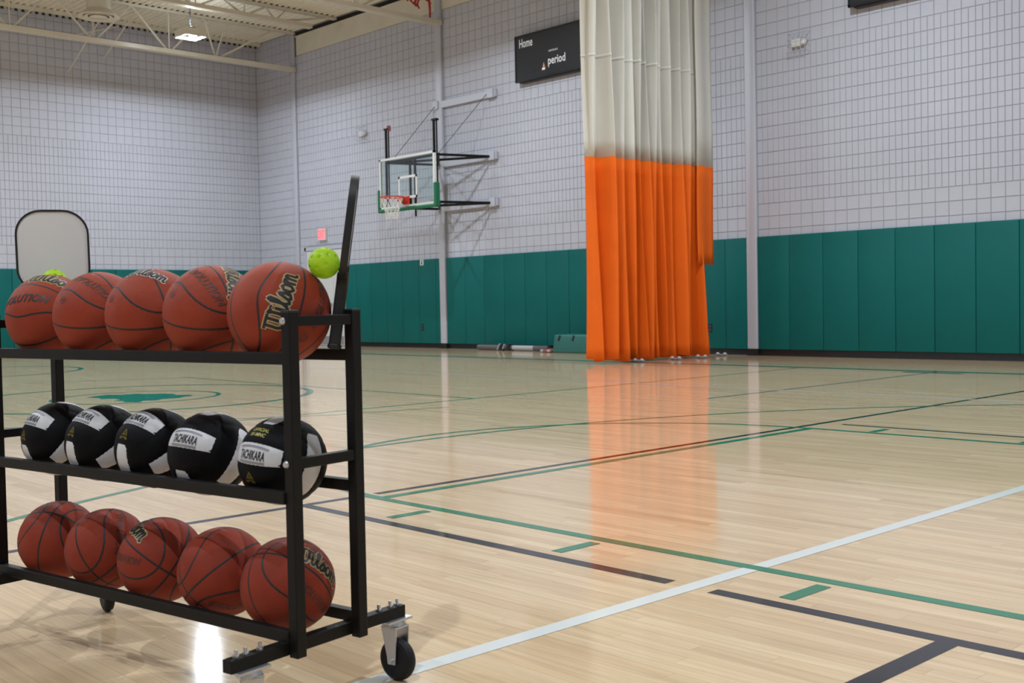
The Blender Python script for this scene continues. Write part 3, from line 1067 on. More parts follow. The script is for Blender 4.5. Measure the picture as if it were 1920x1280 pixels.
# ------------------------------------------------------------------ divider curtain, drawn up against the wall
def curtain():
    t = thing('divider_curtain', 'tall gathered divider curtain, orange below and cream above', 'curtain', (-11.6, 13.9, 0))
    ox, oy = -11.6, 13.9
    ridges = [12.50, 12.60, 12.70, 12.80, 12.98, 13.10, 13.20, 13.38, 13.44, 13.50, 13.60, 13.68, 13.78, 13.84, 13.98, 14.06, 14.14, 14.28, 14.36, 14.46, 14.56, 14.64, 14.80, 14.96, 15.14]
    rng = random.Random(9)
    amp = [rng.uniform(0.14, 0.25) for _ in ridges]
    amp[0] = amp[1] = amp[2] = 0.09

    def prof(n_per=10):
        pts = []
        for i in range(len(ridges) - 1):
            y0, y1 = ridges[i], ridges[i + 1]
            for k in range(n_per):
                a = k / n_per
                sgn = 1 if i % 2 == 0 else -1
                # one half fold: from side to side with rounded turns
                s = 0.5 - 0.5 * math.cos(PI * a)
                x = sgn * (-amp[i] + (amp[i] + amp[i + 1]) * s)
                yy = y0 + (y1 - y0) * a
                pts.append((x, yy, i + a))
        pts.append(((-1 if len(ridges) % 2 else 1) * 0.0, ridges[-1], len(ridges) - 1.0))
        return pts
    base = prof()

    def sheet(za, zb, nz, name, m, ymax=99, ymin=-99, thick=0.004, wav=0.0, xoff=0.0):
        vs_, fs = [], []
        P = [q for q in base if ymin <= q[1] <= ymax]
        n = len(P)
        for j in range(nz + 1):
            z = za + (zb - za) * j / nz
            for x, yy, par in P:
                fl_ = 1.0 + 0.25 * max(0, (3.0 - z) / 3.0)
                dz = 0
                if wav and j == 0:
                    dz = wav * (0.5 + 0.5 * math.sin(par * 2.1 + 1.0))
                xx = x * fl_ + 0.035 * math.sin(par * 1.7 + z * 0.9) + xoff
                y2 = yy + 0.03 * math.sin(par * 2.3 + z * 0.7) * (1 if 0.5 < par < 23.5 else 0)
                vs_.append((xx + (-11.58 - ox), y2 - oy, z + dz))
        for j in range(nz):
            for i in range(n - 1):
                fs.append((j * n + i, j * n + i + 1, (j + 1) * n + i + 1, (j + 1) * n + i))
        o = MB().add(vs_, fs).build(name, m, t, smooth=True, fix=False)
        so = o.modifiers.new('solid', 'SOLIDIFY')
        so.thickness = thick
        so.offset = 0
        return o
    sheet(0.025, 3.115, 14, 'orange_skirt', 'orange', ymax=15.2, wav=0.05)
    sheet(3.11, DECK - 0.05, 18, 'cream_upper', 'cwhite', ymax=15.2)
    sheet(4.60, 4.645, 1, 'hem_band', 'stitch', ymax=15.2, thick=0.012)
    # shorter front flap beside the wall
    def flap(za, zb, name, m, y0, y1, x_, taper=0.0):
        vs_, fs = [], []
        n, nz = 10, 8
        for j in range(nz + 1):
            z = za + (zb - za) * j / nz
            for i in range(n + 1):
                a = i / n
                vs_.append((x_ - ox + 0.03 * math.sin(a * 5.0 + 0.6) + 0.01 * math.sin(z * 2 + a), y0 + (y1 - y0) * a - oy + taper * (1 - j / nz) * a, z))
        for j in range(nz):
            for i in range(n):
                fs.append((j * (n + 1) + i, j * (n + 1) + i + 1, (j + 1) * (n + 1) + i + 1, (j + 1) * (n + 1) + i))
        o = MB().add(vs_, fs).build(name, m, t, smooth=True, fix=False)
        so = o.modifiers.new('solid', 'SOLIDIFY')
        so.thickness = 0.004
        so.offset = 0
    flap(1.52, 3.115, 'end_flap', 'orange', 14.82, 15.29, -11.36)
    flap(3.11, DECK - 0.05, 'end_flap_upper', 'cwhite', 14.82, 15.29, -11.36)
    # tucked lower end below the flap
    vs_, fs = [], []
    for j in range(9):
        z = 0.03 + 1.47 * j / 8
        for i in range(8):
            a = i / 7
            yr = 15.22 - 0.22 * (j / 8)
            vs_.append((-11.46 - ox + 0.05 * math.sin(a * 7 + z * 1.5) * (1 - 0.4 * j / 8), 14.95 + (yr - 14.95) * a + (0.12 if j == 8 else 0) * (1 - a) - oy, z))
    for j in range(8):
        for i in range(7):
            fs.append((j * 8 + i, j * 8 + i + 1, (j + 1) * 8 + i + 1, (j + 1) * 8 + i))
    o = MB().add(vs_, fs).build('tucked_end', 'orange', t, smooth=True, fix=False)
    so = o.modifiers.new('solid', 'SOLIDIFY')
    so.thickness = 0.004
    # ceiling track the curtain hangs from
    MB().box(-11.66 - ox, -11.5 - ox, 12.3 - oy, 15.7 - oy, DECK - 0.06, DECK - 0.004).build('ceiling_track', 'grey', t)


curtain()

# fittings peeping out under the curtain hem
for x, y, lab in ((-11.33, 13.28, 'small grey floor fitting under the middle of the curtain hem'), (-11.22, 14.05, 'small grey floor fitting under the right part of the curtain hem'), (-11.18, 14.66, 'small grey floor fitting under the tucked curtain end'), (-11.35, 15.42, 'small grey floor fitting beside the wall at the curtain end')):
    t = thing('floor_fitting', lab, 'fitting', (x, y, 0), group='grey fittings at the curtain foot')
    MB().box(-0.10, 0.10, -0.05, 0.05, 0.012, 0.035).build('plate', 'grey', t, bevel=0.005)
    for s in (-1, 1):
        MB().lathe([(0.02, -0.012), (0.03, -0.008), (0.03, 0.008), (0.02, 0.012)], 14, center=(s * 0.07, 0, 0.03), axis=(0, 1, 0)).build('roller', 'white', t)

# ------------------------------------------------------------------ things lying along the long wall
t = thing('net_pole', 'grey and white net pole with black clamp lying along the wall', 'pole', (-16.3, 15.52, 0))
MB().tube([(-1.25, 0.0, 0.06), (-0.2, 0, 0.06)], 0.055, 14).build('lower_tube', 'pole', t, smooth=False)
MB().tube([(-0.25, 0.0, 0.062), (0.42, 0, 0.062)], 0.048, 14).build('white_sleeve', 'sleeve', t)
MB().tube([(0.40, 0.0, 0.06), (0.80, 0, 0.06)], 0.055, 14).build('upper_tube', 'pole', t)
MB().box(-0.55, -0.45, -0.075, 0.06, 0.0, 0.13).build('clamp', 'blackp', t, bevel=0.01)
MB().box(-0.34, -0.25, -0.075, 0.06, 0.0, 0.13).build('clamp', 'blackp', t, bevel=0.01)
MB().bar((-0.58, -0.085, 0.02), (-0.50, -0.085, 0.14), 0.035, 0.02).build('white_lever', 'sleeve', t)
MB().bar((-0.42, -0.085, 0.04), (-0.37, -0.085, 0.13), 0.035, 0.02).build('white_lever', 'sleeve', t)
t = thing('red_bundle', 'low dull red bundle with white patches beside the green mat', 'bundle', (-15.24, 15.30, 0))
MB().lathe([(0.0, 0.0), (0.14, 0.0), (0.17, 0.02), (0.14, 0.05), (0.06, 0.07), (0.0, 0.072)], 18, cap=False).build('cloth', 'redcloth', t, smooth=True)
for s in (-0.08, 0.10):
    MB().box(s - 0.04, s + 0.04, -0.165, -0.10, 0.01, 0.06).build('white_patch', 'sleeve', t, bevel=0.015)
t = thing('wedge_mat', 'low teal vinyl mat block with black handles left of the curtain', 'mat', (-14.2, 15.40, 0))
MB().prism([(-0.86, 0.0), (0.9, 0.0), (0.9, 0.345), (-0.80, 0.345)], -0.24, 0.24).build('body', 'mgreen', t, bevel=0.035, seg=3, auto=True)
for xx in (-0.66, -0.30, 0.1):
    MB().bar((xx - 0.022, -0.238, 0.225), (xx + 0.022, -0.238, 0.325), 0.045, 0.012, up=(0, 1, 0)).build('handle', 'blackp', t)

# ------------------------------------------------------------------ ball rack
RX, RY, RTH, RL, RW = -2.1456, 1.3456, 0.1698, 1.2445, 0.1924
rack = thing('ball_rack', 'black steel three tier ball rack on castors', 'ball rack', (RX, RY, 0), Quaternion((0, 0, 1), RTH))
TB = 0.0275
POST = [(0, 0), (0, RW), (-RL, 0), (-RL, RW)]
for px, py in POST:
    p = MB().box(px - TB / 2, px + TB / 2, py - TB / 2, py + TB / 2, 0.147, 0.912).build('post', 'black', rack, bevel=0.002)
    MB().box(px - TB / 2 - 0.001, px + TB / 2 + 0.001, py - TB / 2 - 0.001, py + TB / 2 + 0.001, 0.909, 0.9155).build('end_cap', 'blackp', p, bevel=0.002)
    for z in (0.891, 0.576):
        MB().lathe([(0.0, 0.007), (0.006, 0.006), (0.0085, 0.002), (0.0085, 0.0)], 10, center=(px - 0.006, py - TB / 2, z), axis=(0, -1, 0), cap=False).build('bolt', 'zinc', p)
for z, g in ((0.8087, 0.0843), (0.5009, 0.0921), (0.1918, 0.0894)):
    hw = 0.012
    for s in (-1, 1):
        yc = RW / 2 + s * (g + hw)
        MB().box(-RL + TB / 2 - 0.002, -TB / 2 + 0.002, yc - hw, yc + hw, z - 0.0135, z + 0.0135).build('rail', 'black', rack, bevel=0.002)
for px in (0, -RL):
    for z in (0.891, 0.576):
        MB().box(px - 0.011, px + 0.011, TB / 2 - 0.001, RW - TB / 2 + 0.001, z - 0.012, z + 0.012).build('cross_bar', 'black', rack, bevel=0.002)
    sg = -1 if px == 0 else 1
    bx = px + sg * 0.027
    beam = MB().box(bx - 0.0145, bx + 0.0145, -0.175, 0.365, 0.152, 0.181).build('base_beam', 'black', rack, bevel=0.002)
    for yy in (-0.150, -0.125, -0.085, 0.285, 0.325, 0.350):
        MB().lathe([(0.0075, 0.0), (0.0075, 0.005), (0.004, 0.0055), (0.004, 0.016), (0.0, 0.0165)], 8, center=(bx, yy, 0.181), cap=False).build('bolt', 'zinc', beam)
# castors
cR = Vector((CR.x, CR.y, 0)).normalized()
cF = Vector((CF.x, CF.y, 0)).normalized()
inv = Quaternion((0, 0, 1), -RTH)


def castor(px, py, roll_world):
    c = bpy.data.objects.new('castor', None)
    COL.objects.link(c)
    c.parent = rack
    c.location = (px, py, 0)
    d = (inv @ roll_world).normalized()
    ax = Vector((-d.y, d.x, 0))
    me = MB().box(-0.026, 0.026, -0.042, 0.042, 0.146, 0.152).build('top_plate', 'zinc', c, bevel=0.001)
    MB().lathe([(0.028, 0.146), (0.03, 0.138), (0.024, 0.130), (0.020, 0.128)], 16).build('swivel', 'zinc', c)
    off = d * 0.012
    wc = Vector((0, 0, 0.052)) + off
    mb = MB()
    for s in (-1, 1):
        a = ax * s * 0.021
        q0 = Vector((0, 0, 0.134)) + a - d * 0.02
        q1 = Vector((0, 0, 0.134)) + a + d * 0.03
        q2 = wc + a + d * 0.012 - Vector((0, 0, 0.008))
        q3 = wc + a - d * 0.012 - Vector((0, 0, 0.008))
        q4 = wc + a - d * 0.014 + Vector((0, 0, 0.01))
        q5 = wc + a + d * 0.014 + Vector((0, 0, 0.01))
        th = ax * s * 0.003
        P_ = [q0, q1, q5, q2, q3, q4]
        n = len(P_)
        mb.add(P_ + [p + th for p in P_], [tuple(range(n)), tuple(range(2 * n - 1, n - 1, -1))] + [(i, i + n, (i + 1) % n + n, (i + 1) % n) for i in range(n)])
    q = [Vector((0, 0, 0.136)) + ax * s * 0.024 + d * e for s, e in ((-1, -0.02), (1, -0.02), (1, 0.03), (-1, 0.03))]
    mb.add(q + [p - Vector((0, 0, 0.004)) for p in q], [(0, 1, 2, 3), (7, 6, 5, 4), (0, 4, 5, 1), (1, 5, 6, 2), (2, 6, 7, 3), (3, 7, 4, 0)])
    mb.build('fork', 'zinc', c)
    MB().lathe([(0.018, -0.016), (0.040, -0.0155), (0.048, -0.012), (0.052, -0.004), (0.052, 0.004), (0.048, 0.012), (0.040, 0.0155), (0.018, 0.016)], 36, center=wc, axis=ax).build('wheel', 'rubber', c, smooth=False)
    MB().lathe([(0.0065, -0.030), (0.0065, 0.030)], 10, center=wc, axis=ax).build('axle', 'zinc', c)


roll = (cR * 0.8 - cF * 0.6).normalized()
castor(-0.027, 0.336, roll)
castor(-0.027, -0.118, (cR * 0.9 + cF * 0.35).normalized())
castor(-RL + 0.027, 0.315, (cR * 0.5 - cF * 0.8).normalized())
castor(-RL + 0.027, -0.118, (cR * 0.95 - cF * 0.2).normalized())

# ------------------------------------------------------------------ balls
SEAM_R0, SEAM_R1 = math.radians(57), math.radians(16)


def sphere_mesh(r, name, m, nu=72, nv=36):
    mb = MB()
    vs_ = [(0, 0, r)]
    for j in range(1, nv):
        th = PI * j / nv
        for i in range(nu):
            ph = 2 * PI * i / nu
            vs_.append((r * math.sin(th) * math.cos(ph), r * math.sin(th) * math.sin(ph), r * math.cos(th)))
    vs_.append((0, 0, -r))
    fs = [(0, 1 + i, 1 + (i + 1) % nu) for i in range(nu)]
    for j in range(nv - 2):
        for i in range(nu):
            a, b = 1 + j * nu, 1 + (j + 1) * nu
            fs.append((a + i, b + i, b + (i + 1) % nu, a + (i + 1) % nu))
    a = 1 + (nv - 2) * nu
    fs += [(a + i, len(vs_) - 1, a + (i + 1) % nu) for i in range(nu)]
    mb.add(vs_, fs)
    me = mb.mesh(name, smooth=True, fix=False)
    me.materials.append(MAT[m])
    return me


def ribbon_mesh(pts, r, hw, name='seam'):
    """closed ribbon on a sphere through unit vectors pts"""
    n = len(pts)
    vs_, fs = [], []
    for i in range(n):
        p = pts[i]
        tg = (pts[(i + 1) % n] - pts[i - 1]).normalized()
        s = p.cross(tg).normalized()
        for k, rr in ((-1, r - 0.0004), (0, r + 0.0007), (1, r - 0.0004)):
            q = (p + s * k * hw / r).normalized() * rr
            vs_.append(q)
    for i in range(n):
        j = (i + 1) % n
        for k in range(2):
            fs.append((3 * i + k, 3 * j + k, 3 * j + k + 1, 3 * i + k + 1))
    me = MB().add(vs_, fs).mesh(name, smooth=True)
    me.materials.append(MAT['seam'])
    return me


def seam_meshes(r):
    N = 96
    c1 = [Vector((0, math.cos(2 * PI * i / N), math.sin(2 * PI * i / N))) for i in range(N)]
    c2 = [Vector((math.cos(2 * PI * i / N), math.sin(2 * PI * i / N), 0)) for i in range(N)]
    out = [ribbon_mesh(c1, r, 0.0037), ribbon_mesh(c2, r, 0.0037)]
    for s in (1, -1):
        c = []
        for i in range(N):
            ph = 2 * PI * i / N
            rho = SEAM_R0 + SEAM_R1 * math.cos(2 * ph)
            c.append(Vector((s * math.cos(rho), math.sin(rho) * math.cos(ph), math.sin(rho) * math.sin(ph))))
        out.append(ribbon_mesh(c, r, 0.0037))
    return out


def on_sphere(n0, e1, r, x, y):
    e2 = n0.cross(e1)
    rho = math.hypot(x, y) / r
    if rho < 1e-9:
        return n0 * r
    d = (e1 * x + e2 * y) / (rho * r)
    return (n0 * math.cos(rho) + d * math.sin(rho)) * r


def sphere_text(s, n0, e1, r, width, height, m, parent, lift=0.0008, shear=0.0, name='lettering', x0=0.0, y0=0.0):
    vs_, fs, wd = text_mesh(s, shear, 1.05, 0.03)
    sx = width / wd
    pts = [on_sphere(n0, e1, r, a * sx + x0, (b - 0.5) * height + y0) * ((r + lift) / r) for a, b in vs_]
    o = MB().add(pts, fs).build(name, m, parent, fix=False)
    return o


# the flowing maker's name, drawn as pen strokes (x to the right, x-height 1)
SCRIPT = [
    [(0.0, 1.45), (0.62, 1.45)], [(0.30, 1.42), (0.28, 0.35), (0.42, 0.0), (0.72, 0.02), (0.86, 0.3)],
    [(0.62, 1.45), (1.12, 1.45)], [(0.86, 1.42), (0.86, 0.35), (0.98, 0.0), (1.28, 0.05), (1.44, 0.45), (1.42, 1.1), (1.30, 1.45)],
    [(1.30, 1.45), (1.62, 1.30)],
    [(1.78, 0.95), (1.80, 0.2), (1.95, 0.0), (2.12, 0.15)], [(1.80, 1.32), (1.83, 1.38)],
    [(2.12, 0.15), (2.45, 0.95), (2.55, 1.60), (2.42, 1.75), (2.28, 1.45), (2.30, 0.35), (2.45, 0.0), (2.68, 0.12)],
    [(2.68, 0.12), (3.00, 0.95), (3.10, 1.05), (3.18, 0.55), (3.10, 0.1), (2.85, -0.02), (2.74, 0.18)],
    [(3.10, 0.1), (3.40, 0.4)],
    [(3.72, 0.98), (3.45, 0.75), (3.42, 0.25), (3.65, 0.0), (3.92, 0.25), (3.95, 0.75), (3.72, 0.98)], [(3.95, 0.75), (4.15, 0.85)],
    [(4.18, 0.98), (4.22, 0.0)], [(4.22, 0.55), (4.42, 0.95), (4.60, 0.85), (4.60, 0.0)], [(4.60, 0.55), (4.80, 0.95), (4.98, 0.85), (4.98, 0.15), (5.12, 0.0), (5.25, 0.1)],
]


def script_logo(n0, e1, r, width, parent, m1='ink', m2='gold'):
    k = width / 5.25

    def stroke_mesh(hw, lift):
        mb = MB()
        for pl in SCRIPT:
            # resample
            pts = []
            for (a, b), (c, d) in zip(pl[:-1], pl[1:]):
                n = max(1, int(math.hypot(c - a, d - b) / 0.25))
                pts += [(a + (c - a) * i / n, b + (d - b) * i / n) for i in range(n)]
            pts.append(pl[-1])
            for (a, b), (c, d) in zip(pts[:-1], pts[1:]):
                L_ = math.hypot(c - a, d - b) or 1
                ux, uy = (c - a) / L_, (d - b) / L_
                nx, ny = -uy * hw, ux * hw
                e = hw * 0.5
                q = [(a - ux * e + nx, b - uy * e + ny), (a - ux * e - nx, b - uy * e - ny), (c + ux * e - nx, d + uy * e - ny), (c + ux * e + nx, d + uy * e + ny)]
                mb.add([on_sphere(n0, e1, r, (x - 2.62) * k, (y - 0.6) * k) * ((r + lift) / r) for x, y in q], [(0, 1, 2, 3)])
        return mb
    stroke_mesh(0.235, 0.0008).build('logo_outline', m2, parent, fix=True)
    stroke_mesh(0.125, 0.0013).build('logo_lettering', m1, parent, fix=True)


BALLS = {
    'B1': ((-3.2547, 1.2530, 0.9085), (-0.2887, 0.5033, 0.7929, 0.1861)),
    'B2': ((-3.0175, 1.2937, 0.9085), (-0.6226, 0.4572, 0.4396, 0.4584)),
    'B3': ((-2.7793, 1.3345, 0.9085), (-0.5250, 0.3564, -0.5276, -0.5648)),
    'B4': ((-2.5412, 1.3754, 0.9085), (0.5722, -0.5489, -0.3687, -0.4852)),
    'B5': ((-2.3012, 1.4165, 0.9085), (0.4003, -0.5086, 0.3940, -0.6526)),
    'b1': ((-3.2493, 1.2539, 0.2702), (-0.8125, 0.4622, 0.0711, -0.3481)),
    'b2': ((-3.0154, 1.2941, 0.2702), (-0.0262, 0.7130, 0.4943, -0.4966)),
    'b3': ((-2.7757, 1.3352, 0.2702), (-0.1407, -0.7448, -0.5848, 0.2891)),
    'b4': ((-2.5304, 1.3772, 0.2702), (-0.4507, -0.1427, 0.8764, 0.0918)),
    'b5': ((-2.2964, 1.4173, 0.2702), (-0.8951, 0.4095, 0.1759, 0.0118)),
}
BLABEL = {
    'B1': 'leftmost basketball on the top tier, below the white paddle', 'B2': 'second basketball from the left on the top tier',
    'B3': 'middle basketball on the top tier with silver lettering on top', 'B4': 'fourth basketball on the top tier, left of the largest one',
    'B5': 'rightmost top tier basketball with large gold-edged lettering', 'b1': 'leftmost basketball on the bottom tier with crossing seams on top',
    'b2': 'second basketball from the left on the bottom tier', 'b3': 'middle basketball on the bottom tier with gold-edged lettering',
    'b4': 'fourth basketball from the left on the bottom tier', 'b5': 'rightmost basketball on the bottom tier, behind the front post',
}
MARKS = [
    ('B1', 'E', 0.170, (-0.3963, -0.0426, -0.9171), (0.0558, 0.9960, -0.0704)), ('B1', 'W', 0.140, (0.3207, 0.3863, -0.8648), (0.1080, 0.8922, 0.4385)),
    ('B2', 'E', 0.150, (0.8483, 0.4294, -0.3098), (-0.3913, 0.9026, 0.1795)), ('B2', 'm', 0.020, (0.5517, -0.0016, -0.8340), (-0.0956, 0.9933, -0.0652)),
    ('B3', 'S', 0.130, (-0.9080, -0.3081, -0.2840), (0.0914, -0.8071, 0.5832)), ('B3', 'm', 0.020, (-0.5536, -0.0233, -0.8324), (0.0123, -0.9997, 0.0197)),
    ('B4', 'E', 0.150, (0.8495, 0.4317, -0.3033), (-0.3993, 0.9018, 0.1654)), ('B4', 'm', 0.020, (0.5483, 0.0009, -0.8363), (0.0100, 0.9999, 0.0076)),
    ('B4', 'W', 0.130, (0.8425, 0.4743, 0.2553), (-0.4115, 0.8726, -0.2632)), ('B5', 'W', 0.150, (0.3643, 0.0369, 0.9305), (-0.0405, -0.9976, 0.0554)),
    ('B5', 'm', 0.022, (-0.2792, 0.5541, 0.7842), (-0.4140, -0.8063, 0.4224)), ('B5', 'F', 0.150, (-0.4252, -0.2432, 0.8718), (-0.0009, -0.9631, -0.2691)),
    ('b2', 'F', 0.130, (-0.3850, 0.2698, -0.8826), (0.3050, 0.9398, 0.1542)), ('b3', 'W', 0.140, (-0.8896, -0.3280, -0.3180), (-0.3012, 0.9444, -0.1316)),
    ('b3', 'E', 0.130, (-0.8998, 0.2580, 0.3517), (0.1760, 0.9525, -0.2484)), ('b4', 'F', 0.130, (-0.8410, -0.4675, -0.2723), (-0.4779, 0.8779, -0.0309)),
    ('b5', 'W', 0.140, (0.9573, -0.0580, 0.2832), (0.0290, 0.9940, 0.1055)), ('b5', 'F', 0.130, (0.8996, 0.2760, -0.3384), (-0.2652, 0.9610, 0.0786)),
]
R7, R6 = 0.1200, 0.1105
ME_B7 = sphere_mesh(R7, 'cover', 'ball')
ME_B6 = sphere_mesh(R6, 'cover', 'ball2')
SM7, SM6 = seam_meshes(R7), seam_meshes(R6)
ROOT = {}
for key, (c, q) in BALLS.items():
    top = key[0] == 'B'
    r = R7 if top else R6
    t = thing('basketball', BLABEL[key], 'basketball', c, Quaternion(q), 'basketballs on the top tier' if top else 'basketballs on the bottom tier')
    inst('cover', ME_B7 if top else ME_B6, t)
    for me in (SM7 if top else SM6):
        inst('seam', me, t)
    ROOT[key] = t
for key, kind, ln, n0, e1 in MARKS:
    r = R7 if key[0] == 'B' else R6
    n0, e1 = Vector(n0).normalized(), Vector(e1)
    e1 = (e1 - n0 * e1.dot(n0)).normalized()
    t = ROOT[key]
    if kind in 'EF':
        sphere_text('EVOLUTION', n0, e1, r, ln, ln * 0.135, 'ink' if kind == 'E' and key == 'B1' else 'ink2', t, shear=0.3)
    elif kind == 'W':
        if key == 'b3':
            n0 = (n0 + e1 * 0.22).normalized()
            e1 = (e1 - n0 * e1.dot(n0)).normalized()
        script_logo(n0, e1, r, ln * 0.98, t)
    elif kind == 'S':
        n0 = (n0 + n0.cross(e1) * 0.30).normalized()
        e1 = (e1 - n0 * e1.dot(n0)).normalized()
        script_logo(n0, e1, r, ln * 0.9, t, 'ink', 'silver')
    else:
        mb = MB()
        for i in range(20):
            a0, a1 = 2 * PI * i / 20, 2 * PI * (i + 1) / 20
            mb.add([on_sphere(n0, e1, r, ln * 0.5 * k * math.cos(a), ln * 0.5 * k * math.sin(a)) * (1 + 0.0008 / r) for a, k in ((a0, 0.8), (a1, 0.8), (a1, 1.0), (a0, 1.0))], [(0, 1, 2, 3)])
        mb.build('stamp', 'ink2', t)
        sphere_text('NFHS', n0, e1, r, ln * 0.62, ln * 0.3, 'ink2', t, name='stamp_lettering')

# volleyballs
RV = 0.104


def vb_panel(n, A, B, b0, b1):
    """spherical patch: n face normal, A along the panel, angles -45..45 deg; B across b0..b1"""
    na, nb = 16, 6
    ins = math.radians(0.7)
    vs_, fs = [], []
    for j in range(nb + 1):
        b = b0 + ins + (b1 - b0 - 2 * ins) * j / nb
        for i in range(na + 1):
            a = -PI / 4 + ins + (PI / 2 - 2 * ins) * i / na
            p = (n + A * math.tan(a) + B * math.tan(b)).normalized()
            edge = (i in (0, na)) or (j in (0, nb))
            vs_.append(p * (RV - (0.0013 if edge else 0.0)))
    for j in range(nb):
        for i in range(na):
            fs.append((j * (na + 1) + i, j * (na + 1) + i + 1, (j + 1) * (na + 1) + i + 1, (j + 1) * (na + 1) + i))
    me = MB().add(vs_, fs).mesh('panel', smooth=True, fix=False)
    if me.polygons[len(me.polygons) // 2].normal.dot(n) < 0:
        me.flip_normals()
    return me


X_, Y_, Z_ = Vector((1, 0, 0)), Vector((0, 1, 0)), Vector((0, 0, 1))
VPAN = []
for n, A, B in ((Y_, X_, Z_), (-Y_, X_, Z_), (X_, Z_, Y_), (-X_, Z_, Y_), (Z_, Y_, X_), (-Z_, Y_, X_)):
    for b0, b1, m in ((-45, -15, 'vblack'), (-15, 15, 'vwhite'), (15, 45, 'vblack')):
        me = vb_panel(n, A, B, math.radians(b0), math.radians(b1))
        me.materials.append(MAT[m])
        VPAN.append((me, m))
ME_CORE = sphere_mesh(RV - 0.0011, 'core', 'vblack', 48, 24)
VB = [
    ('V1', (-3.2268, 1.2578, 0.5627), [[0.9999, -0.0114, -0.0016], [0.0096, 0.7477, 0.664], [-0.0064, -0.6639, 0.7478]], 'leftmost black and white volleyball on the middle tier'),
    ('V2', (-3.0121, 1.2946, 0.5627), [[0.9908, -0.1263, -0.0489], [0.1134, 0.5757, 0.8098], [-0.0742, -0.8079, 0.5847]], 'second black and white volleyball from the left'),
    ('V3', (-2.7860, 1.3334, 0.5627), [[0.985, -0.1534, -0.0793], [0.1483, 0.5167, 0.8432], [-0.0884, -0.8423, 0.5317]], 'middle black and white volleyball on the middle tier'),
    ('V4', (-2.5653, 1.3712, 0.5627), [[0.9557, -0.2835, -0.0794], [0.2854, 0.8262, 0.4858], [-0.0722, -0.4869, 0.8705]], 'fourth black and white volleyball, its white panel lettered'),
    ('V5', (-2.3032, 1.4162, 0.5627), [[0.9789, -0.204, 0.0087], [0.193, 0.9382, 0.2872], [-0.0668, -0.2794, 0.9578]], 'rightmost volleyball with yellow lettering, behind the front post'),
]
for key, c, R3, lab in VB:
    t = thing('volleyball', lab, 'volleyball', c, Matrix(R3).to_quaternion(), 'volleyballs on the middle tier')
    inst('core', ME_CORE, t)
    for me, m in VPAN:
        o = inst('panel', me, t)
        if m == 'vwhite':
            o['label'] = 'white panel'
    f0 = Vector((0.02, -1, -0.03)).normalized()
    e1 = (X_ - f0 * X_.dot(f0)).normalized()
    sphere_text('TACHIKARA', f0, e1, RV, 0.078, 0.020, 'ink', t)
    for yy, hw, xs in ((0.0175, 0.0010, 0.046), (0.0145, 0.0006, 0.044), (-0.0145, 0.0010, 0.040), (-0.0175, 0.0014, 0.040)):
        n = 12
        mb = MB()
        for i in range(n):
            xa, xb = -xs + 2 * xs * i / n, -xs + 2 * xs * (i + 1) / n
            ca = yy + (0.004 * (1 - (xa / xs) ** 2) * (1 if yy > 0 else -0.2))
            cb = yy + (0.004 * (1 - (xb / xs) ** 2) * (1 if yy > 0 else -0.2))
            mb.add([on_sphere(f0, e1, RV, p, s) * (1 + 0.0008 / RV) for p, s in ((xa, ca - hw), (xb, cb - hw), (xb, cb + hw), (xa, ca + hw))], [(0, 1, 2, 3)])
        mb.build('logo_band', 'vgrey', t)
    g0 = Vector((0.0, -0.85, -0.53)).normalized()
    g1 = X_.copy()
    if key != 'V4':
        mb = MB()
        for tri in (((-0.016, -0.012), (0.016, -0.012), (0.013, -0.005), (-0.013, -0.005)), ((-0.012, -0.002), (-0.007, -0.002), (0.001, 0.012), (-0.001, 0.016)), ((0.007, -0.002), (0.012, -0.002), (0.001, 0.016), (-0.001, 0.012)), ((-0.004, -0.002), (0.004, -0.002), (0.003, 0.004), (-0.003, 0.004))):
            mb.add([on_sphere(g0, g1, RV, a, b) * (1 + 0.0009 / RV) for a, b in tri], [(0, 1, 2, 3)])
        mb.build('gold_emblem', 'vgold', t)
    h0 = Vector((-0.02, -0.868, 0.496)).normalized()
    h1 = (X_ - h0 * X_.dot(h0)).normalized()
    if key == 'V5':
        sphere_text('OFFICIAL', h0, h1, RV, 0.052, 0.009, 'vyel', t, y0=0.007)
        sphere_text('SV-MNC', h0, h1, RV, 0.048, 0.009, 'vyel', t, y0=-0.007)
    elif key in ('V2', 'V3'):
        sphere_text('OFFICIAL', h0, h1, RV, 0.045, 0.008, 'vgold', t)

# ------------------------------------------------------------------ pickleballs
def pickleball_mesh(r):
    bm = bmesh.new()
    bmesh.ops.create_icosphere(bm, subdivisions=5, radius=r)
    N = 30
    holes = []
    for i in range(N):
        z = 1 - 2 * (i + 0.5) / N
        a = i * 2.399963
        holes.append(Vector((math.sqrt(1 - z * z) * math.cos(a), math.sqrt(1 - z * z) * math.sin(a), z)))
    kill = []
    for f in bm.faces:
        c = f.calc_center_median().normalized()
        if any(c.dot(h) > math.cos(0.115) for h in holes):
            kill.append(f)
    bmesh.ops.delete(bm, geom=kill, context='FACES')
    me = bpy.data.meshes.new('shell')
    bm.to_mesh(me)
    bm.free()
    me.polygons.foreach_set('use_smooth', [True] * len(me.polygons))
    me.materials.append(MAT['lime'])
    return me


ME_P = pickleball_mesh(0.0365)
for c, lab in (((-2.2203, 1.4892, 1.0224), 'bright lime pickleball resting between the basketball and the black paddle'), ((-3.3605, 1.3066, 1.0115), 'bright lime pickleball in front of the white paddle')):
    o = bpy.data.objects.new('pickleball', ME_P)
    COL.objects.link(o)
    o.location = c
    o.rotation_euler = (0.4, 0.7, 0.2)
    so = o.modifiers.new('solid', 'SOLIDIFY')
    so.thickness = 0.0018
    tag(o, lab, 'ball', 'pickleballs on the rack')


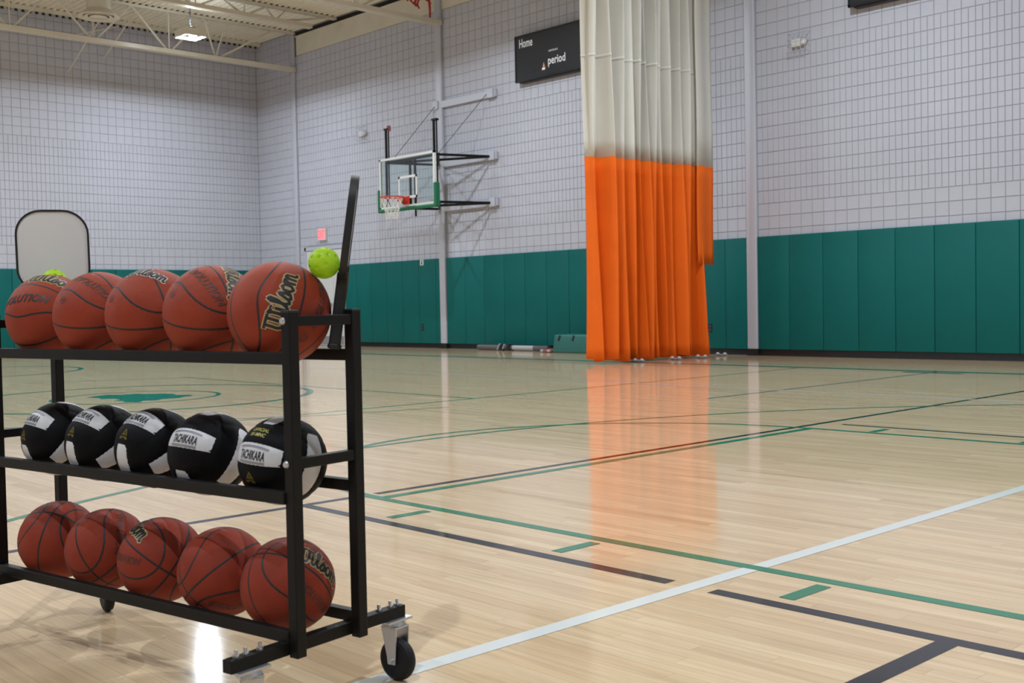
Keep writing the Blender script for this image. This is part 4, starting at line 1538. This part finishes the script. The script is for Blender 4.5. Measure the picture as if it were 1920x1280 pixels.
# ------------------------------------------------------------------ paddles
def rrect(w2, z0, z1, r_top, r_bot, n=8):
    pts = []
    for cx, cz, r, a0 in ((w2 - r_top, z1 - r_top, r_top, 0), (-w2 + r_top, z1 - r_top, r_top, 90), (-w2 + r_bot, z0 + r_bot, r_bot, 180), (w2 - r_bot, z0 + r_bot, r_bot, 270)):
        for i in range(n + 1):
            a = math.radians(a0 + 90 * i / n)
            pts.append((cx + r * math.cos(a), cz + r * math.sin(a)))
    return pts


def paddle(base, long_axis, normal, label, wd=0.204):
    """base: butt of the handle; long_axis up the paddle; normal of the face"""
    zc = Vector(long_axis).normalized()
    yc = Vector(normal)
    yc = (yc - zc * yc.dot(zc)).normalized()
    xc = yc.cross(zc)
    t = thing('pickleball_paddle', label, 'paddle', base, Matrix((xc, yc, zc)).transposed().to_quaternion(), 'pickleball paddles on the rack')
    w2 = wd / 2
    MB().prism(rrect(w2 - 0.004, 0.164, 0.402, 0.070, 0.066), -0.0065, 0.0065).build('face', 'pface', t)
    out, inn = rrect(w2, 0.160, 0.406, 0.074, 0.070), rrect(w2 - 0.006, 0.166, 0.400, 0.068, 0.064)
    n = len(out)
    vs_ = [(x, -0.009, z) for x, z in out] + [(x, 0.009, z) for x, z in out] + [(x, 0.009, z) for x, z in inn] + [(x, -0.009, z) for x, z in inn]
    fs = []
    for i in range(n):
        j = (i + 1) % n
        for k in range(4):
            fs.append((k * n + i, k * n + j, ((k + 1) % 4) * n + j, ((k + 1) % 4) * n + i))
    MB().add(vs_, fs).build('edge_guard', 'blackp', t, auto=True)
    MB().prism([(-0.017, 0.0), (0.017, 0.0), (0.016, 0.115), (0.022, 0.15), (0.045, 0.178), (-0.045, 0.178), (-0.022, 0.15), (-0.016, 0.115)], -0.014, 0.014).build('handle', 'blackp', t, bevel=0.004)
    MB().box(-0.019, 0.019, -0.016, 0.016, -0.001, 0.012).build('butt_cap', 'blackp', t, bevel=0.004)
    MB().prism([(-0.010, 0.16), (0.010, 0.16), (0.012, 0.195), (-0.012, 0.195)], -0.0125, 0.0125).build('throat', 'blackp', t, bevel=0.003)
    return t


pt = CAM + (CF + CR * ((667 - 960) / FPX) - CU * ((330 - 640) / FPX)) * 2.66
pb = CAM + (CF + CR * ((625 - 960) / FPX) - CU * ((656 - 640) / FPX)) * 2.655
dz = 0.8227 - pb.z
pb.z += dz
pb += Vector((0.58, 0.81, 0)) * 0.002
pt.z += dz * 0.2
paddle(pb, pt - pb, (pt.y, -pt.x, 0), 'black-edged paddle standing edge-on at the right end of the rack')
fb0 = CAM + (CF + CR * ((108 - 960) / FPX) - CU * ((656 - 640) / FPX)) * 3.415
fb = Vector((fb0.x, fb0.y, 0.8227))
vd = (CAM - fb)
vd.z = 0
paddle(fb, (-0.012, -0.01, 1), vd, 'white faced paddle with black rim standing upright at the left', 0.207)
